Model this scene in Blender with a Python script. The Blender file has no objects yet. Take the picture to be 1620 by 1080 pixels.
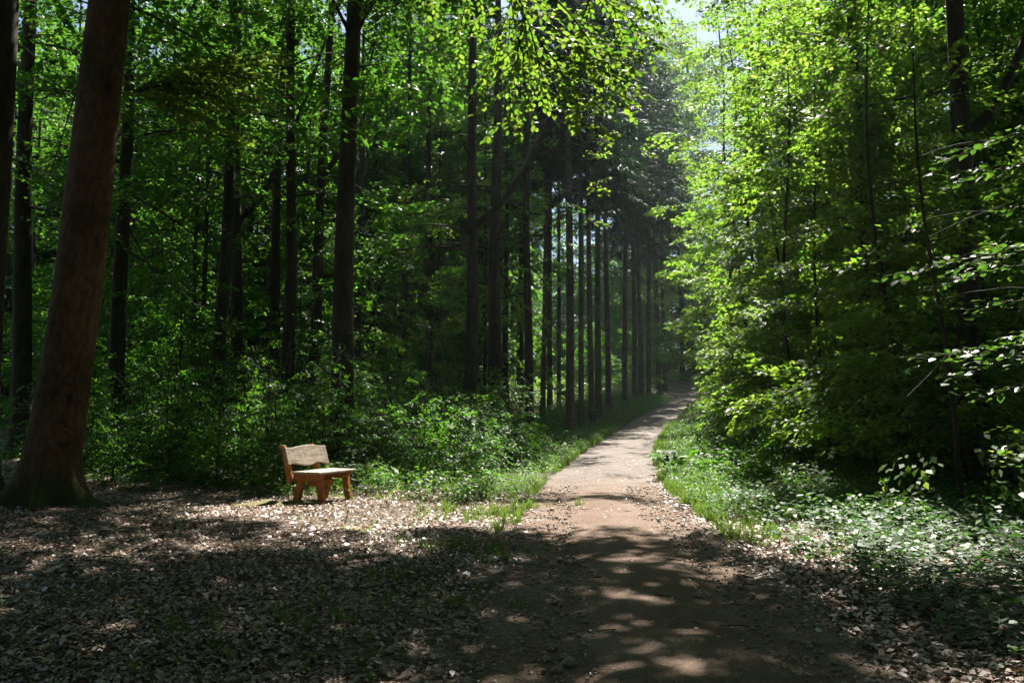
import bpy, math, random
import numpy as np

# ------------------------------------------------------------------ camera, sky, sun, exposure
sc = bpy.context.scene
COL = sc.collection
PITCH = math.radians(5.5)
CAM_Z = 1.45
FPX = 1260.0                                    # focal length in pixels of the 1620 wide photograph (28 mm)
cam_d = bpy.data.cameras.new('camera'); cam = bpy.data.objects.new('camera', cam_d); COL.objects.link(cam)
cam.location = (0, 0, CAM_Z); cam.rotation_euler = (math.radians(90) + PITCH, 0, 0)
cam_d.sensor_width = 36; cam_d.lens = 28; cam_d.clip_end = 3000; cam_d.clip_start = 0.05
sc.camera = cam

SUN_EL = math.radians(56); SUN_AZ = math.radians(18)       # azimuth clockwise from +Y (to the right of straight ahead)
S = np.array([math.cos(SUN_EL)*math.sin(SUN_AZ), math.cos(SUN_EL)*math.cos(SUN_AZ), math.sin(SUN_EL)])
KU, KV = S[0]/S[2], S[1]/S[2]
w = bpy.data.worlds.new('World'); sc.world = w; w.use_nodes = True
nt = w.node_tree; bg = nt.nodes['Background']
sky = nt.nodes.new('ShaderNodeTexSky'); sky.sky_type = 'NISHITA'; sky.sun_disc = False
sky.sun_elevation = SUN_EL; sky.sun_rotation = SUN_AZ
nt.links.new(sky.outputs[0], bg.inputs[0]); bg.inputs[1].default_value = 0.05
sun_d = bpy.data.lights.new('sun', 'SUN'); sun_d.energy = 5.0; sun_d.angle = math.radians(0.55); sun_d.color = (1, 0.95, 0.86)
sun = bpy.data.objects.new('sun', sun_d); COL.objects.link(sun)
sun.rotation_euler = (math.radians(90) - SUN_EL, 0, math.pi - SUN_AZ)
sc.view_settings.view_transform = 'Standard'; sc.view_settings.look = 'None'
sc.view_settings.exposure = 1.8; sc.view_settings.gamma = 1.0
try: sc.view_settings.use_curve_mapping = False
except Exception: pass
cy = sc.cycles
cy.max_bounces = 6; cy.diffuse_bounces = 4; cy.glossy_bounces = 2; cy.transmission_bounces = 4; cy.volume_bounces = 0
cy.caustics_reflective = False; cy.caustics_refractive = False
cy.sample_clamp_indirect = 4.0

HAZE = 0.0003
RNG = np.random.default_rng(7)
random.seed(7)

# ------------------------------------------------------------------ numeric helpers
def sstep(a, b, x):
    t = np.clip((np.asarray(x, float)-a)/(b-a), 0, 1); return t*t*(3-2*t)

def vnoise(x, y, seed=0):
    """smooth value noise 0..1"""
    x = np.asarray(x, float); y = np.asarray(y, float)
    xi = np.floor(x); yi = np.floor(y); fx = x-xi; fy = y-yi
    fx = fx*fx*(3-2*fx); fy = fy*fy*(3-2*fy)
    def h(a, b):
        n = np.sin(a*127.1+b*311.7+seed*74.7)*43758.5453
        return n-np.floor(n)
    return (h(xi, yi)*(1-fx)+h(xi+1, yi)*fx)*(1-fy)+(h(xi, yi+1)*(1-fx)+h(xi+1, yi+1)*fx)*fy
def fbm(x, y, seed=0):
    return (vnoise(x, y, seed)*.55+vnoise(x*2.1, y*2.1, seed+3)*.3+vnoise(x*4.3, y*4.3, seed+5)*.15)

def ray(px, py):
    a = (px-810)/FPX; b = (540-py)/FPX
    return np.array([a, math.cos(PITCH)-b*math.sin(PITCH), math.sin(PITCH)+b*math.cos(PITCH)])
def at(px, py, y):
    """world point on the sight line of a photograph pixel at ground distance y"""
    d = ray(px, py); t = y/d[1]
    return np.array([d[0]*t, y, CAM_Z+d[2]*t])

# ------------------------------------------------------------------ terrain
RY = [-30, 0, 4.6, 8, 11, 15.4, 22, 27.5, 34, 42, 49, 56, 66, 76, 84, 100, 130]
RX = [.6, .85, .98, 1.2, 1.38, 1.68, 2.62, 3.55, 4.95, 6.8, 8.9, 11.4, 15.1, 18.4, 22.5, 33, 56]
ZY = [-400, 21, 27.5, 34, 42, 49, 56, 66, 76, 84, 100, 140, 200, 400, 900]
ZZ = [0, 0, .14, .38, .82, 1.49, 2.15, 3.1, 4.2, 4.6, 5.2, 8, 12, 18, 20]
_dy = np.linspace(-40, 140, 400)
_k = np.ones(25)/25
_rx = np.convolve(np.pad(np.interp(_dy, RY, RX), 5, mode='edge'), np.ones(11)/11, 'valid')
_zy = np.linspace(-400, 900, 3000)
_zz = np.convolve(np.pad(np.interp(_zy, ZY, ZZ), 7, mode='edge'), np.ones(15)/15, 'valid')
def road_x(y): return np.interp(y, _dy, _rx)
def gz(x, y):
    x = np.asarray(x, float); y = np.asarray(y, float)
    z = np.interp(y, _zy, _zz)
    l = road_x(y)-x
    far = sstep(13, 26, y)
    z = z+sstep(1.5, 5.5, l)*.75*far+sstep(1.6, 7, -l)*.45*sstep(9, 22, y)
    z = z+.02*np.clip(l-1.5, 0, 9)+.03*np.clip(-l-1.5, 0, 8)
    edge = sstep(1.0, 2.2, np.abs(l))
    calm = .25+.75*sstep(13.5, 19, y)
    z = z+edge*((fbm(x*.35, y*.35, 1)-.5)*.28*calm+(vnoise(x*1.3, y*1.3, 2)-.5)*.06)
    z = z+(fbm(x*.8, y*.5, 9)-.5)*.05*(1-edge)
    return z

def hit(px, py):
    """where the sight line of a photograph pixel meets the ground"""
    d = ray(px, py); t = np.linspace(2, 140, 6000); P = np.array([0, 0, CAM_Z])+t[:, None]*d
    k = np.argmax(P[:, 2] < gz(P[:, 0], P[:, 1])); return P[k]
# ------------------------------------------------------------------ object helpers
def mesh_from(name, V, F, mat, smooth=False):
    V = np.ascontiguousarray(V, np.float32); F = np.ascontiguousarray(F, np.int32)
    me = bpy.data.meshes.new(name)
    k = F.shape[1]; n = len(F)
    me.vertices.add(len(V)); me.vertices.foreach_set('co', V.ravel())
    me.loops.add(n*k); me.loops.foreach_set('vertex_index', F.ravel())
    me.polygons.add(n); me.polygons.foreach_set('loop_start', np.arange(0, n*k, k, dtype=np.int32))
    if smooth: me.polygons.foreach_set('use_smooth', np.ones(n, bool))
    me.update(calc_edges=True)
    me.materials.append(mat)
    return me
def obj(name, me, parent=None, loc=None):
    o = bpy.data.objects.new(name, me); COL.objects.link(o)
    if parent is not None: o.parent = parent
    if loc is not None: o.location = loc
    return o
def tag(o, label=None, cat=None, group=None, kind=None):
    if label: o['label'] = label
    if cat: o['category'] = cat
    if group: o['group'] = group
    if kind: o['kind'] = kind
    return o
def thing(name, label, cat, loc, group=None, rz=0):
    o = bpy.data.objects.new(name, None); COL.objects.link(o)
    o.empty_display_size = .3
    o.location = loc; o.rotation_euler = (0, 0, rz)
    return tag(o, label, cat, group)
def dup(root, loc, rz=0, label=None, scale=1.0, group=None):
    r = root.copy(); COL.objects.link(r); r.location = loc; r.rotation_euler = (0, 0, rz); r.scale = (scale,)*3
    if label: r['label'] = label
    if group: r['group'] = group
    for ch in list(root.children):
        c = ch.copy(); COL.objects.link(c); c.parent = r
        for g in ch.children:
            d = g.copy(); COL.objects.link(d); d.parent = c
    return r

class MB:
    """collects quads"""
    def __init__(s): s.V = []; s.F = []; s.n = 0
    def add(s, V, F):
        s.V.append(np.asarray(V, float)); s.F.append(np.asarray(F, int)+s.n); s.n += len(V)
    def tube(s, pts, rad, sides=6, wob=0, cap=True):
        pts = np.asarray(pts, float); rad = np.asarray(rad, float); K = len(pts)
        tang = np.gradient(pts, axis=0); tang /= np.linalg.norm(tang, axis=1)[:, None]+1e-9
        ref = np.array([0, 0, 1.]) if abs(tang[0][2]) < .8 else np.array([1., 0, 0])
        a = np.linspace(0, 2*np.pi, sides, endpoint=False)
        V = []
        for i in range(K):
            n1 = np.cross(tang[i], ref); n1 /= np.linalg.norm(n1)+1e-9
            n2 = np.cross(tang[i], n1)
            r = rad[i] if not wob else rad[i]*(1+wob*(np.sin(a*3+i*.7)*.5+np.sin(a*2-i*.45)*.5))
            r = np.broadcast_to(r, a.shape)
            V.append(pts[i]+np.outer(np.cos(a)*r, n1)+np.outer(np.sin(a)*r, n2))
        V = np.concatenate(V); F = []
        j = np.arange(sides); jn = (j+1) % sides
        for i in range(K-1):
            F.append(np.stack([i*sides+j, (i+1)*sides+j, (i+1)*sides+jn, i*sides+jn], 1))
        s.add(V, np.concatenate(F))
    def build(s, name, mat, smooth=True):
        return mesh_from(name, np.concatenate(s.V), np.concatenate(s.F), mat, smooth)

# ------------------------------------------------------------------ materials
def mat_new(name):
    m = bpy.data.materials.new(name); m.use_nodes = True
    t = m.node_tree; t.nodes.clear()
    out = t.nodes.new('ShaderNodeOutputMaterial')
    return m, t, out
def N(t, kind, **kw):
    n = t.nodes.new('ShaderNode'+kind)
    for k, v in kw.items():
        if k.startswith('i_'): n.inputs[k[2:].replace('_', ' ')].default_value = v
        else: setattr(n, k, v)
    return n
def ramp(t, stops):
    r = t.nodes.new('ShaderNodeValToRGB'); e = r.color_ramp.elements
    while len(e) < len(stops): e.new(.5)
    for el, (p, c) in zip(e, stops): el.position = p; el.color = (*c, 1)
    return r
def leaf_mat(name, stops, tr_stops, fac=.42, rough=.5, spec=.3, objvar=True):
    m, t, out = mat_new(name); L = t.links
    g = N(t, 'NewGeometry')
    r1 = ramp(t, stops); r2 = ramp(t, tr_stops)
    oi = N(t, 'ObjectInfo')
    mixr = N(t, 'Math', operation='MULTIPLY_ADD'); L.new(g.outputs['Random Per Island'], mixr.inputs[0]); mixr.inputs[1].default_value = .72
    m2 = N(t, 'Math', operation='MULTIPLY'); L.new(oi.outputs['Random'], m2.inputs[0]); m2.inputs[1].default_value = .28
    L.new(m2.outputs[0], mixr.inputs[2])
    L.new(mixr.outputs[0], r1.inputs[0]); L.new(mixr.outputs[0], r2.inputs[0])
    p = N(t, 'BsdfPrincipled'); p.inputs['Roughness'].default_value = rough; p.inputs['Specular IOR Level'].default_value = spec
    L.new(r1.outputs[0], p.inputs['Base Color'])
    tr = N(t, 'BsdfTranslucent'); L.new(r2.outputs[0], tr.inputs[0])
    mx = N(t, 'MixShader'); mx.inputs[0].default_value = fac
    L.new(p.outputs[0], mx.inputs[1]); L.new(tr.outputs[0], mx.inputs[2]); L.new(mx.outputs[0], out.inputs[0])
    return m
def bark_mat(name, c1, c2, c3, scale, zs, bump=.6, moss=0.0):
    m, t, out = mat_new(name); L = t.links
    tc = N(t, 'TexCoord'); mp = N(t, 'Mapping'); mp.inputs['Scale'].default_value = (scale, scale, scale*zs)
    L.new(tc.outputs['Object'], mp.inputs[0])
    n1 = N(t, 'TexNoise'); n1.inputs['Scale'].default_value = 1.0; n1.inputs['Detail'].default_value = 7; n1.inputs['Roughness'].default_value = .65
    L.new(mp.outputs[0], n1.inputs[0])
    n2 = N(t, 'TexNoise'); n2.inputs['Scale'].default_value = 1.3; n2.inputs['Detail'].default_value = 4
    L.new(tc.outputs['Object'], n2.inputs[0])
    r = ramp(t, [(.3, c1), (.52, c2), (.75, c3)]); L.new(n1.outputs[0], r.inputs[0])
    r2 = ramp(t, [(.42, (1, 1, 1)), (.62, (.5, .55, .42))]); L.new(n2.outputs[0], r2.inputs[0])
    mu = N(t, 'MixRGB', blend_type='MULTIPLY'); mu.inputs[0].default_value = .8
    L.new(r.outputs[0], mu.inputs[1]); L.new(r2.outputs[0], mu.inputs[2])
    col = mu.outputs[0]
    if moss:
        sep = N(t, 'SeparateXYZ'); L.new(tc.outputs['Object'], sep.inputs[0])
        mr = N(t, 'MapRange'); mr.inputs[1].default_value = .15; mr.inputs[2].default_value = .75; mr.inputs[3].default_value = 1; mr.inputs[4].default_value = 0
        L.new(sep.outputs[2], mr.inputs[0])
        ad = N(t, 'Math', operation='MULTIPLY'); L.new(mr.outputs[0], ad.inputs[0])
        nr = ramp(t, [(.35, (0, 0, 0)), (.6, (1, 1, 1))]); L.new(n2.outputs[0], nr.inputs[0]); L.new(nr.outputs[0], ad.inputs[1])
        mm = N(t, 'MixRGB'); L.new(ad.outputs[0], mm.inputs[0]); L.new(col, mm.inputs[1]); mm.inputs[2].default_value = (.045, .06, .015, 1)
        col = mm.outputs[0]
    p = N(t, 'BsdfPrincipled'); p.inputs['Roughness'].default_value = .85; p.inputs['Specular IOR Level'].default_value = .2
    L.new(col, p.inputs['Base Color'])
    b = N(t, 'Bump'); b.inputs['Strength'].default_value = bump; b.inputs['Distance'].default_value = .03
    L.new(n1.outputs[0], b.inputs['Height']); L.new(b.outputs[0], p.inputs['Normal'])
    L.new(p.outputs[0], out.inputs[0])
    return m

M = {}
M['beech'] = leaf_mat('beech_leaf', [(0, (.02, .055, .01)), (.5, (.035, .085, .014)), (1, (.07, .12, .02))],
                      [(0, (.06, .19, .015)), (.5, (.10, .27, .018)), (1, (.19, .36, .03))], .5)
M['young'] = leaf_mat('young_beech_leaf', [(0, (.04, .085, .012)), (.5, (.07, .115, .016)), (1, (.12, .14, .022))],
                      [(0, (.12, .28, .02)), (.6, (.22, .36, .03)), (1, (.36, .42, .05))], .5)
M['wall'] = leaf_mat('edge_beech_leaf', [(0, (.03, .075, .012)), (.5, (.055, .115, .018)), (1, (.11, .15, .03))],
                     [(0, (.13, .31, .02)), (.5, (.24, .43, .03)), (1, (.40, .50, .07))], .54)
M['side'] = leaf_mat('glossy_beech_leaf', [(0, (.03, .07, .015)), (.6, (.05, .10, .02)), (1, (.08, .12, .03))],
                     [(0, (.08, .22, .02)), (1, (.16, .32, .03))], .38, rough=.42, spec=.5)
M['under'] = leaf_mat('undergrowth_leaf', [(0, (.02, .065, .01)), (.6, (.035, .10, .014)), (1, (.07, .13, .02))],
                      [(0, (.08, .27, .015)), (.6, (.14, .36, .02)), (1, (.26, .44, .03))], .48)
M['herb'] = leaf_mat('herb_leaf', [(0, (.03, .08, .012)), (.6, (.05, .12, .016)), (1, (.10, .15, .025))],
                     [(0, (.09, .28, .015)), (.6, (.15, .36, .02)), (1, (.28, .44, .03))], .42)
M['cover'] = leaf_mat('ground_cover_leaf', [(0, (.03, .07, .022)), (.6, (.05, .10, .035)), (1, (.08, .13, .05))],
                      [(0, (.06, .18, .02)), (1, (.12, .26, .04))], .34, rough=.52, spec=.38)
M['grass'] = leaf_mat('grass_blade', [(0, (.04, .08, .012)), (.6, (.07, .12, .018)), (1, (.14, .15, .04))],
                      [(0, (.11, .28, .02)), (1, (.28, .40, .04))], .4)
M['needle'] = leaf_mat('spruce_needle', [(0, (.012, .03, .014)), (.6, (.02, .045, .02)), (1, (.045, .06, .03))],
                       [(0, (.02, .06, .02)), (1, (.04, .09, .03))], .25, rough=.5)
M['litter'] = leaf_mat('fallen_leaf', [(0, (.07, .038, .022)), (.35, (.20, .13, .09)), (.65, (.37, .265, .21)), (1, (.66, .56, .51))],
                       [(0, (.12, .06, .02)), (1, (.25, .15, .07))], .12, rough=.42, spec=.6)
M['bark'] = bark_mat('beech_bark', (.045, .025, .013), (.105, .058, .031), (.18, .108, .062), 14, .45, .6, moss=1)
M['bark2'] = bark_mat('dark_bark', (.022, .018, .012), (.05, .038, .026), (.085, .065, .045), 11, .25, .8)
M['sbark'] = bark_mat('spruce_bark', (.04, .032, .025), (.095, .077, .06), (.16, .13, .105), 12, .35, .9)
M['twig'] = bark_mat('twig_bark', (.03, .02, .014), (.07, .045, .03), (.12, .08, .055), 20, .3, .3)
M['dead'] = bark_mat('dead_twig', (.08, .065, .05), (.15, .125, .10), (.24, .20, .17), 20, .3, .3)

def ground_mat():
    m, t, out = mat_new('forest_floor'); L = t.links
    tc = N(t, 'TexCoord')
    v = N(t, 'TexVoronoi'); v.inputs['Scale'].default_value = 17; v.inputs['Randomness'].default_value = 1
    L.new(tc.outputs['Object'], v.inputs[0])
    n = N(t, 'TexNoise'); n.inputs['Scale'].default_value = 40; n.inputs['Detail'].default_value = 6; L.new(tc.outputs['Object'], n.inputs[0])
    n2 = N(t, 'TexNoise'); n2.inputs['Scale'].default_value = .5; n2.inputs['Detail'].default_value = 5; L.new(tc.outputs['Object'], n2.inputs[0])
    sp = N(t, 'SeparateColor'); L.new(v.outputs['Color'], sp.inputs[0])
    r = ramp(t, [(0, (.05, .03, .018)), (.4, (.12, .075, .05)), (.75, (.22, .155, .12)), (1, (.36, .29, .25))]); L.new(sp.outputs[0], r.inputs[0])
    rn = ramp(t, [(.3, (.4, .4, .4)), (.65, (1, 1, 1))]); L.new(n.outputs[0], rn.inputs[0])
    mu = N(t, 'MixRGB', blend_type='MULTIPLY'); mu.inputs[0].default_value = 1; L.new(r.outputs[0], mu.inputs[1]); L.new(rn.outputs[0], mu.inputs[2])
    # soil and moss in the forest, litter near the clearing
    rs = ramp(t, [(.46, (0, 0, 0)), (.62, (1, 1, 1))]); L.new(n2.outputs[0], rs.inputs[0])
    mo = N(t, 'MixRGB'); L.new(rs.outputs[0], mo.inputs[0]); L.new(mu.outputs[0], mo.inputs[1]); mo.inputs[2].default_value = (.05, .045, .02, 1)
    p = N(t, 'BsdfPrincipled'); p.inputs['Roughness'].default_value = .8; p.inputs['Specular IOR Level'].default_value = .25
    L.new(mo.outputs[0], p.inputs['Base Color'])
    b = N(t, 'Bump'); b.inputs['Strength'].default_value = .9; b.inputs['Distance'].default_value = .03
    L.new(sp.outputs[1], b.inputs['Height']); L.new(b.outputs[0], p.inputs['Normal'])
    L.new(p.outputs[0], out.inputs[0]); return m
def path_mat():
    m, t, out = mat_new('gravel_path'); L = t.links
    tc = N(t, 'TexCoord')
    n = N(t, 'TexNoise'); n.inputs['Scale'].default_value = 55; n.inputs['Detail'].default_value = 8; n.inputs['Roughness'].default_value = .75; L.new(tc.outputs['Object'], n.inputs[0])
    v = N(t, 'TexVoronoi'); v.inputs['Scale'].default_value = 70; L.new(tc.outputs['Object'], v.inputs[0])
    n2 = N(t, 'TexNoise'); n2.inputs['Scale'].default_value = 1.1; n2.inputs['Detail'].default_value = 6; L.new(tc.outputs['Object'], n2.inputs[0])
    r = ramp(t, [(.3, (.095, .06, .042)), (.5, (.20, .14, .105)), (.72, (.34, .27, .22))]); L.new(n.outputs[0], r.inputs[0])
    r2 = ramp(t, [(.35, (.74, .65, .58)), (.65, (1, 1, 1))]); L.new(n2.outputs[0], r2.inputs[0])
    mu = N(t, 'MixRGB', blend_type='MULTIPLY'); mu.inputs[0].default_value = 1; L.new(r.outputs[0], mu.inputs[1]); L.new(r2.outputs[0], mu.inputs[2])
    # compacted grey stretch where the track leaves the clearing
    sep = N(t, 'SeparateXYZ'); L.new(tc.outputs['Object'], sep.inputs[0])
    mr = N(t, 'MapRange'); mr.inputs[1].default_value = 15; mr.inputs[2].default_value = 20; L.new(sep.outputs[1], mr.inputs[0])
    mg = N(t, 'MixRGB'); L.new(mr.outputs[0], mg.inputs[0]); L.new(mu.outputs[0], mg.inputs[1])
    hs = N(t, 'HueSaturation'); hs.inputs['Saturation'].default_value = .55; L.new(mu.outputs[0], hs.inputs['Color']); L.new(hs.outputs[0], mg.inputs[2])
    p = N(t, 'BsdfPrincipled'); p.inputs['Roughness'].default_value = .85; p.inputs['Specular IOR Level'].default_value = .25
    L.new(mg.outputs[0], p.inputs['Base Color'])
    ad = N(t, 'Math', operation='ADD'); L.new(v.outputs['Distance'], ad.inputs[0]); L.new(n.outputs[0], ad.inputs[1])
    b = N(t, 'Bump'); b.inputs['Strength'].default_value = .8; b.inputs['Distance'].default_value = .018
    L.new(ad.outputs[0], b.inputs['Height']); L.new(b.outputs[0], p.inputs['Normal'])
    L.new(p.outputs[0], out.inputs[0]); return m
def wood_mat(name, c1, c2, c3, along, bump=.5):
    m, t, out = mat_new(name); L = t.links
    tc = N(t, 'TexCoord'); mp = N(t, 'Mapping'); mp.inputs['Scale'].default_value = along; L.new(tc.outputs['Object'], mp.inputs[0])
    n = N(t, 'TexNoise'); n.inputs['Scale'].default_value = 1; n.inputs['Detail'].default_value = 7; n.inputs['Roughness'].default_value = .6; L.new(mp.outputs[0], n.inputs[0])
    r = ramp(t, [(.3, c1), (.5, c2), (.7, c3)]); L.new(n.outputs[0], r.inputs[0])
    p = N(t, 'BsdfPrincipled'); p.inputs['Roughness'].default_value = .7; p.inputs['Specular IOR Level'].default_value = .3
    L.new(r.outputs[0], p.inputs['Base Color'])
    b = N(t, 'Bump'); b.inputs['Strength'].default_value = bump; b.inputs['Distance'].default_value = .012
    L.new(n.outputs[0], b.inputs['Height']); L.new(b.outputs[0], p.inputs['Normal'])
    L.new(p.outputs[0], out.inputs[0]); return m
M['ground'] = ground_mat(); M['path'] = path_mat()
M['plank'] = wood_mat('weathered_plank', (.19, .15, .11), (.31, .255, .20), (.42, .355, .285), (5, 30, 30))
M['frame'] = wood_mat('orange_timber', (.20, .07, .018), (.33, .125, .032), (.42, .18, .055), (14, 14, 14), .3)
M['moss'] = wood_mat('moss', (.06, .055, .012), (.13, .115, .025), (.22, .17, .05), (40, 40, 40), .8)
M['stone'] = wood_mat('pebble', (.12, .085, .06), (.22, .17, .13), (.36, .30, .25), (30, 30, 30), .3)

# ------------------------------------------------------------------ where the sun gets through the crowns
# Every point projects along the sun onto z = 0 (u, v).  Crown gaps: (u, v, ru, rv, z above which boughs are missing, strength)
def uv(p): return p[..., 0]-KU*p[..., 2], p[..., 1]-KV*p[..., 2]
GAPS = []
def gap_ground(x, y, rx, ry, zmin=2.2, k=1.0): GAPS.append((x, y, rx, ry, zmin, k))
def gap_at(p, r, zpad=.5, k=1.0, rv=None):
    p = np.asarray(p, float); u, v = uv(p); GAPS.append((u, v, r, rv or r, p[2]+zpad, k))
gap_ground(-2.1, 12.0, 2.7, 1.75)              # bench and bright litter
gap_ground(-3.0, 13.0, 1.3, 1.0, 1.6)
gap_ground(-.3, 12.0, 1.7, 1.6)
gap_ground(1.4, 11.9, 1.9, 1.8)                # bright bit of track
gap_ground(4.2, 9.6, 1.5, 1.6, 1.2)            # ground cover on the right
gap_ground(4.9, 8.0, 1.5, 1.5, 1.2)
gap_ground(3.4, 10.6, .9, .9, 1.0, .9)
gap_ground(4.2, 15.5, 1.9, 3.6)                # right verge
gap_ground(5.2, 22, 2.2, 5.0)
gap_ground(7.5, 31, 2.4, 6.0)
gap_at((7.4, 23, 2.6), 2.2, 2.2, .65, 4.0)
gap_at((9.6, 31, 3.5), 2.4, 2.5, .6, 5.0)
gap_ground(1.3, 20, 1.3, 3.0, 2.2, .7)         # left verge
gap_ground(2.6, 31, 2.0, 8, 2.2, .9)
gap_ground(6.5, 46, 3.0, 9, 2.2, .9)
gap_ground(-3.0, 9.5, 1.3, .45, 2.2, .5)
gap_ground(-2.4, 8.9, 1.0, .35, 2.2, .6)
gap_ground(-5.2, 11.0, 1.0, .22, 2.2, .4)
gap_ground(-1.0, 17.2, 3.7, 3.0, 3.0, .97)     # undergrowth by the bench
gap_ground(-6, 18, 2.5, 2.0, 3.0, .65)
gap_at((.45, 5.4, 3.9), 1.2, .6, 1, 1.0)               # hanging branch
gap_at((.9, 5.6, 4.3), .9, .5)
gap_at((-4.5, 11.9, 6.2), 1.5, 1.3, .6, 1.0)
gap_at((3.5, 5.7, 2.7), .8, .5, .85, .6)
COVER = []                                     # spray positions with their leaf area, to see where light still falls
TRUNKS = []                                    # trees whose boughs may be filled in over the clearing
VERGES = [(3.8, 15, 1.0, 3.0), (4.9, 21, 1.1, 4), (6.2, 28, 1.2, 4.5), (8.4, 37, 1.3, 5.5), (1.0, 19, 1.1, 3.5), (2.0, 26, 1.2, 4), (3.4, 34, 1.3, 5), (5.6, 42, 1.5, 6), (9, 52, 1.9, 7)]
def over_verge(P):
    u, v = uv(P); c = np.zeros(len(P), bool)
    wob = fbm(u*.9, v*.9, 23)*1.0-.5
    for a, b, ru, rv in VERGES: c |= ((u-a)/ru)**2+((v-b)/rv)**2 < 1+wob
    c &= (P[:, 2] > gz(P[:, 0], P[:, 1])+2.4)
    for a, b, ru, rv in [(6.0, 18.5, 1.4, 3.2), (7.3, 25, 1.6, 4)]: c |= (((u-a)/ru)**2+((v-b)/rv)**2 < 1+wob) & (P[:, 2] > 5) & (wob > -.16)
    return c
def culled(P, rng, extra=0.0):
    """True where a spray at world points P would stand in a gap between the crowns"""
    u, v = uv(P); z = P[:, 2]
    wob = fbm(u*1.1, v*1.1, 21)*1.1-.55
    c = np.zeros(len(P), bool)
    for (a, b, ru, rv, zm, k) in GAPS:
        d = np.sqrt(((u-a)/ru)**2+((v-b)/rv)**2)+wob*.55
        c |= (d < 1+extra/min(ru, rv)) & (z > zm) & (rng.random(len(P)) < k)
    # broken light over the thicket and the wood on the left
    l = road_x(v)-u
    dn2 = fbm(u*.55+9, v*.55, 51)
    c |= (l > 2) & (v > 13.8) & (dn2 > np.interp(v, [14, 18, 30, 60], [.54, .52, .51, .49])) & (z > 2.6)
    # dapples on the track
    onroad = np.abs(u-road_x(v)) < 1.8
    dn = fbm(u*1.5+3, v*2.2, 33)
    thr = np.interp(v, [3, 5, 8, 10, 16, 24, 60], [.74, .70, .60, .52, .60, .56, .53])
    c |= onroad & (dn > thr) & (z > 2.2)
    return c

# ------------------------------------------------------------------ leaves and sprays
def leaf_quads(P, D, W, Nn, l, wd=.34, curl=.06):
    """4-cornered leaves folded along the midrib"""
    l = l[:, None]
    b = P; t = P+D*l-Nn*l*curl; a = P+D*l*.48+W*l*wd+Nn*l*.05; c = P+D*l*.48-W*l*wd+Nn*l*.05
    return np.stack([b, a, t, c], 1)
def leaf_hex(P, D, W, Nn, l, wd=.37):
    l = l[:, None]
    return np.stack([P, P+D*l*.28+W*l*wd*.85+Nn*l*.05, P+D*l*.68+W*l*wd*.8+Nn*l*.03, P+D*l-Nn*l*.10,
                     P+D*l*.68-W*l*wd*.8+Nn*l*.03, P+D*l*.28-W*l*wd*.85+Nn*l*.05], 1)
def frame_from(yaw, tilt, roll):
    cy_, sy_ = np.cos(yaw), np.sin(yaw); ct, st = np.cos(tilt), np.sin(tilt)
    D = np.stack([cy_*ct, sy_*ct, st], -1)
    W0 = np.stack([-sy_, cy_, np.zeros_like(yaw)], -1)
    N0 = np.cross(D, W0)
    cr, sr = np.cos(roll)[..., None], np.sin(roll)[..., None]
    return D, W0*cr+N0*sr, N0*cr-W0*sr
def spray_template(rng, n, leaf, spread=.42, tiltj=.3):
    """flat beech spray: main twig 0..1 along x, side twigs, leaves two-ranked"""
    t = np.sort(rng.random(n))**.85
    side = np.where(rng.random(n) < .5, 1, -1.)
    off = side*rng.random(n)**.8*spread*(1.05-t*.75)
    x = t*.92+np.abs(off)*.35; y = off; z = -.16*x*x-.12*np.abs(y)+rng.normal(0, .035, n)
    yaw = np.arctan2(off*1.6, .6)+rng.normal(0, .5, n)
    D, W, Nn = frame_from(yaw, rng.normal(-.12, tiltj, n), rng.normal(0, tiltj*1.2, n))
    l = leaf*rng.uniform(.7, 1.2, n)
    return leaf_quads(np.stack([x, y, z], 1), D, W, Nn, l).reshape(-1, 3)
def scatter(tpls, P, yaw, pitch, roll, scale, rng):
    """leaf vertices for sprays placed at P"""
    out = []
    idx = rng.integers(0, len(tpls), len(P))
    D, W, Nn = frame_from(yaw, pitch, roll)
    R = np.stack([D, W, Nn], 1)*scale[:, None, None]          # rows: local axes
    for k, tp in enumerate(tpls):
        s = idx == k
        if s.any(): out.append((np.einsum('vk,mkj->mvj', tp, R[s])+P[s][:, None, :]).reshape(-1, 3))
    return np.concatenate(out) if out else np.zeros((0, 3))
def leaves_mesh(name, V, mat, k=4):
    return mesh_from(name, V, np.arange(len(V)).reshape(-1, k), mat)
TP = {}
def templates(n, leaf, cnt=6, **kw):
    key = (n, leaf, tuple(kw.items()))
    if key not in TP: TP[key] = [spray_template(np.random.default_rng(100+i+n), n, leaf, **kw) for i in range(cnt)]
    return TP[key]

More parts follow.
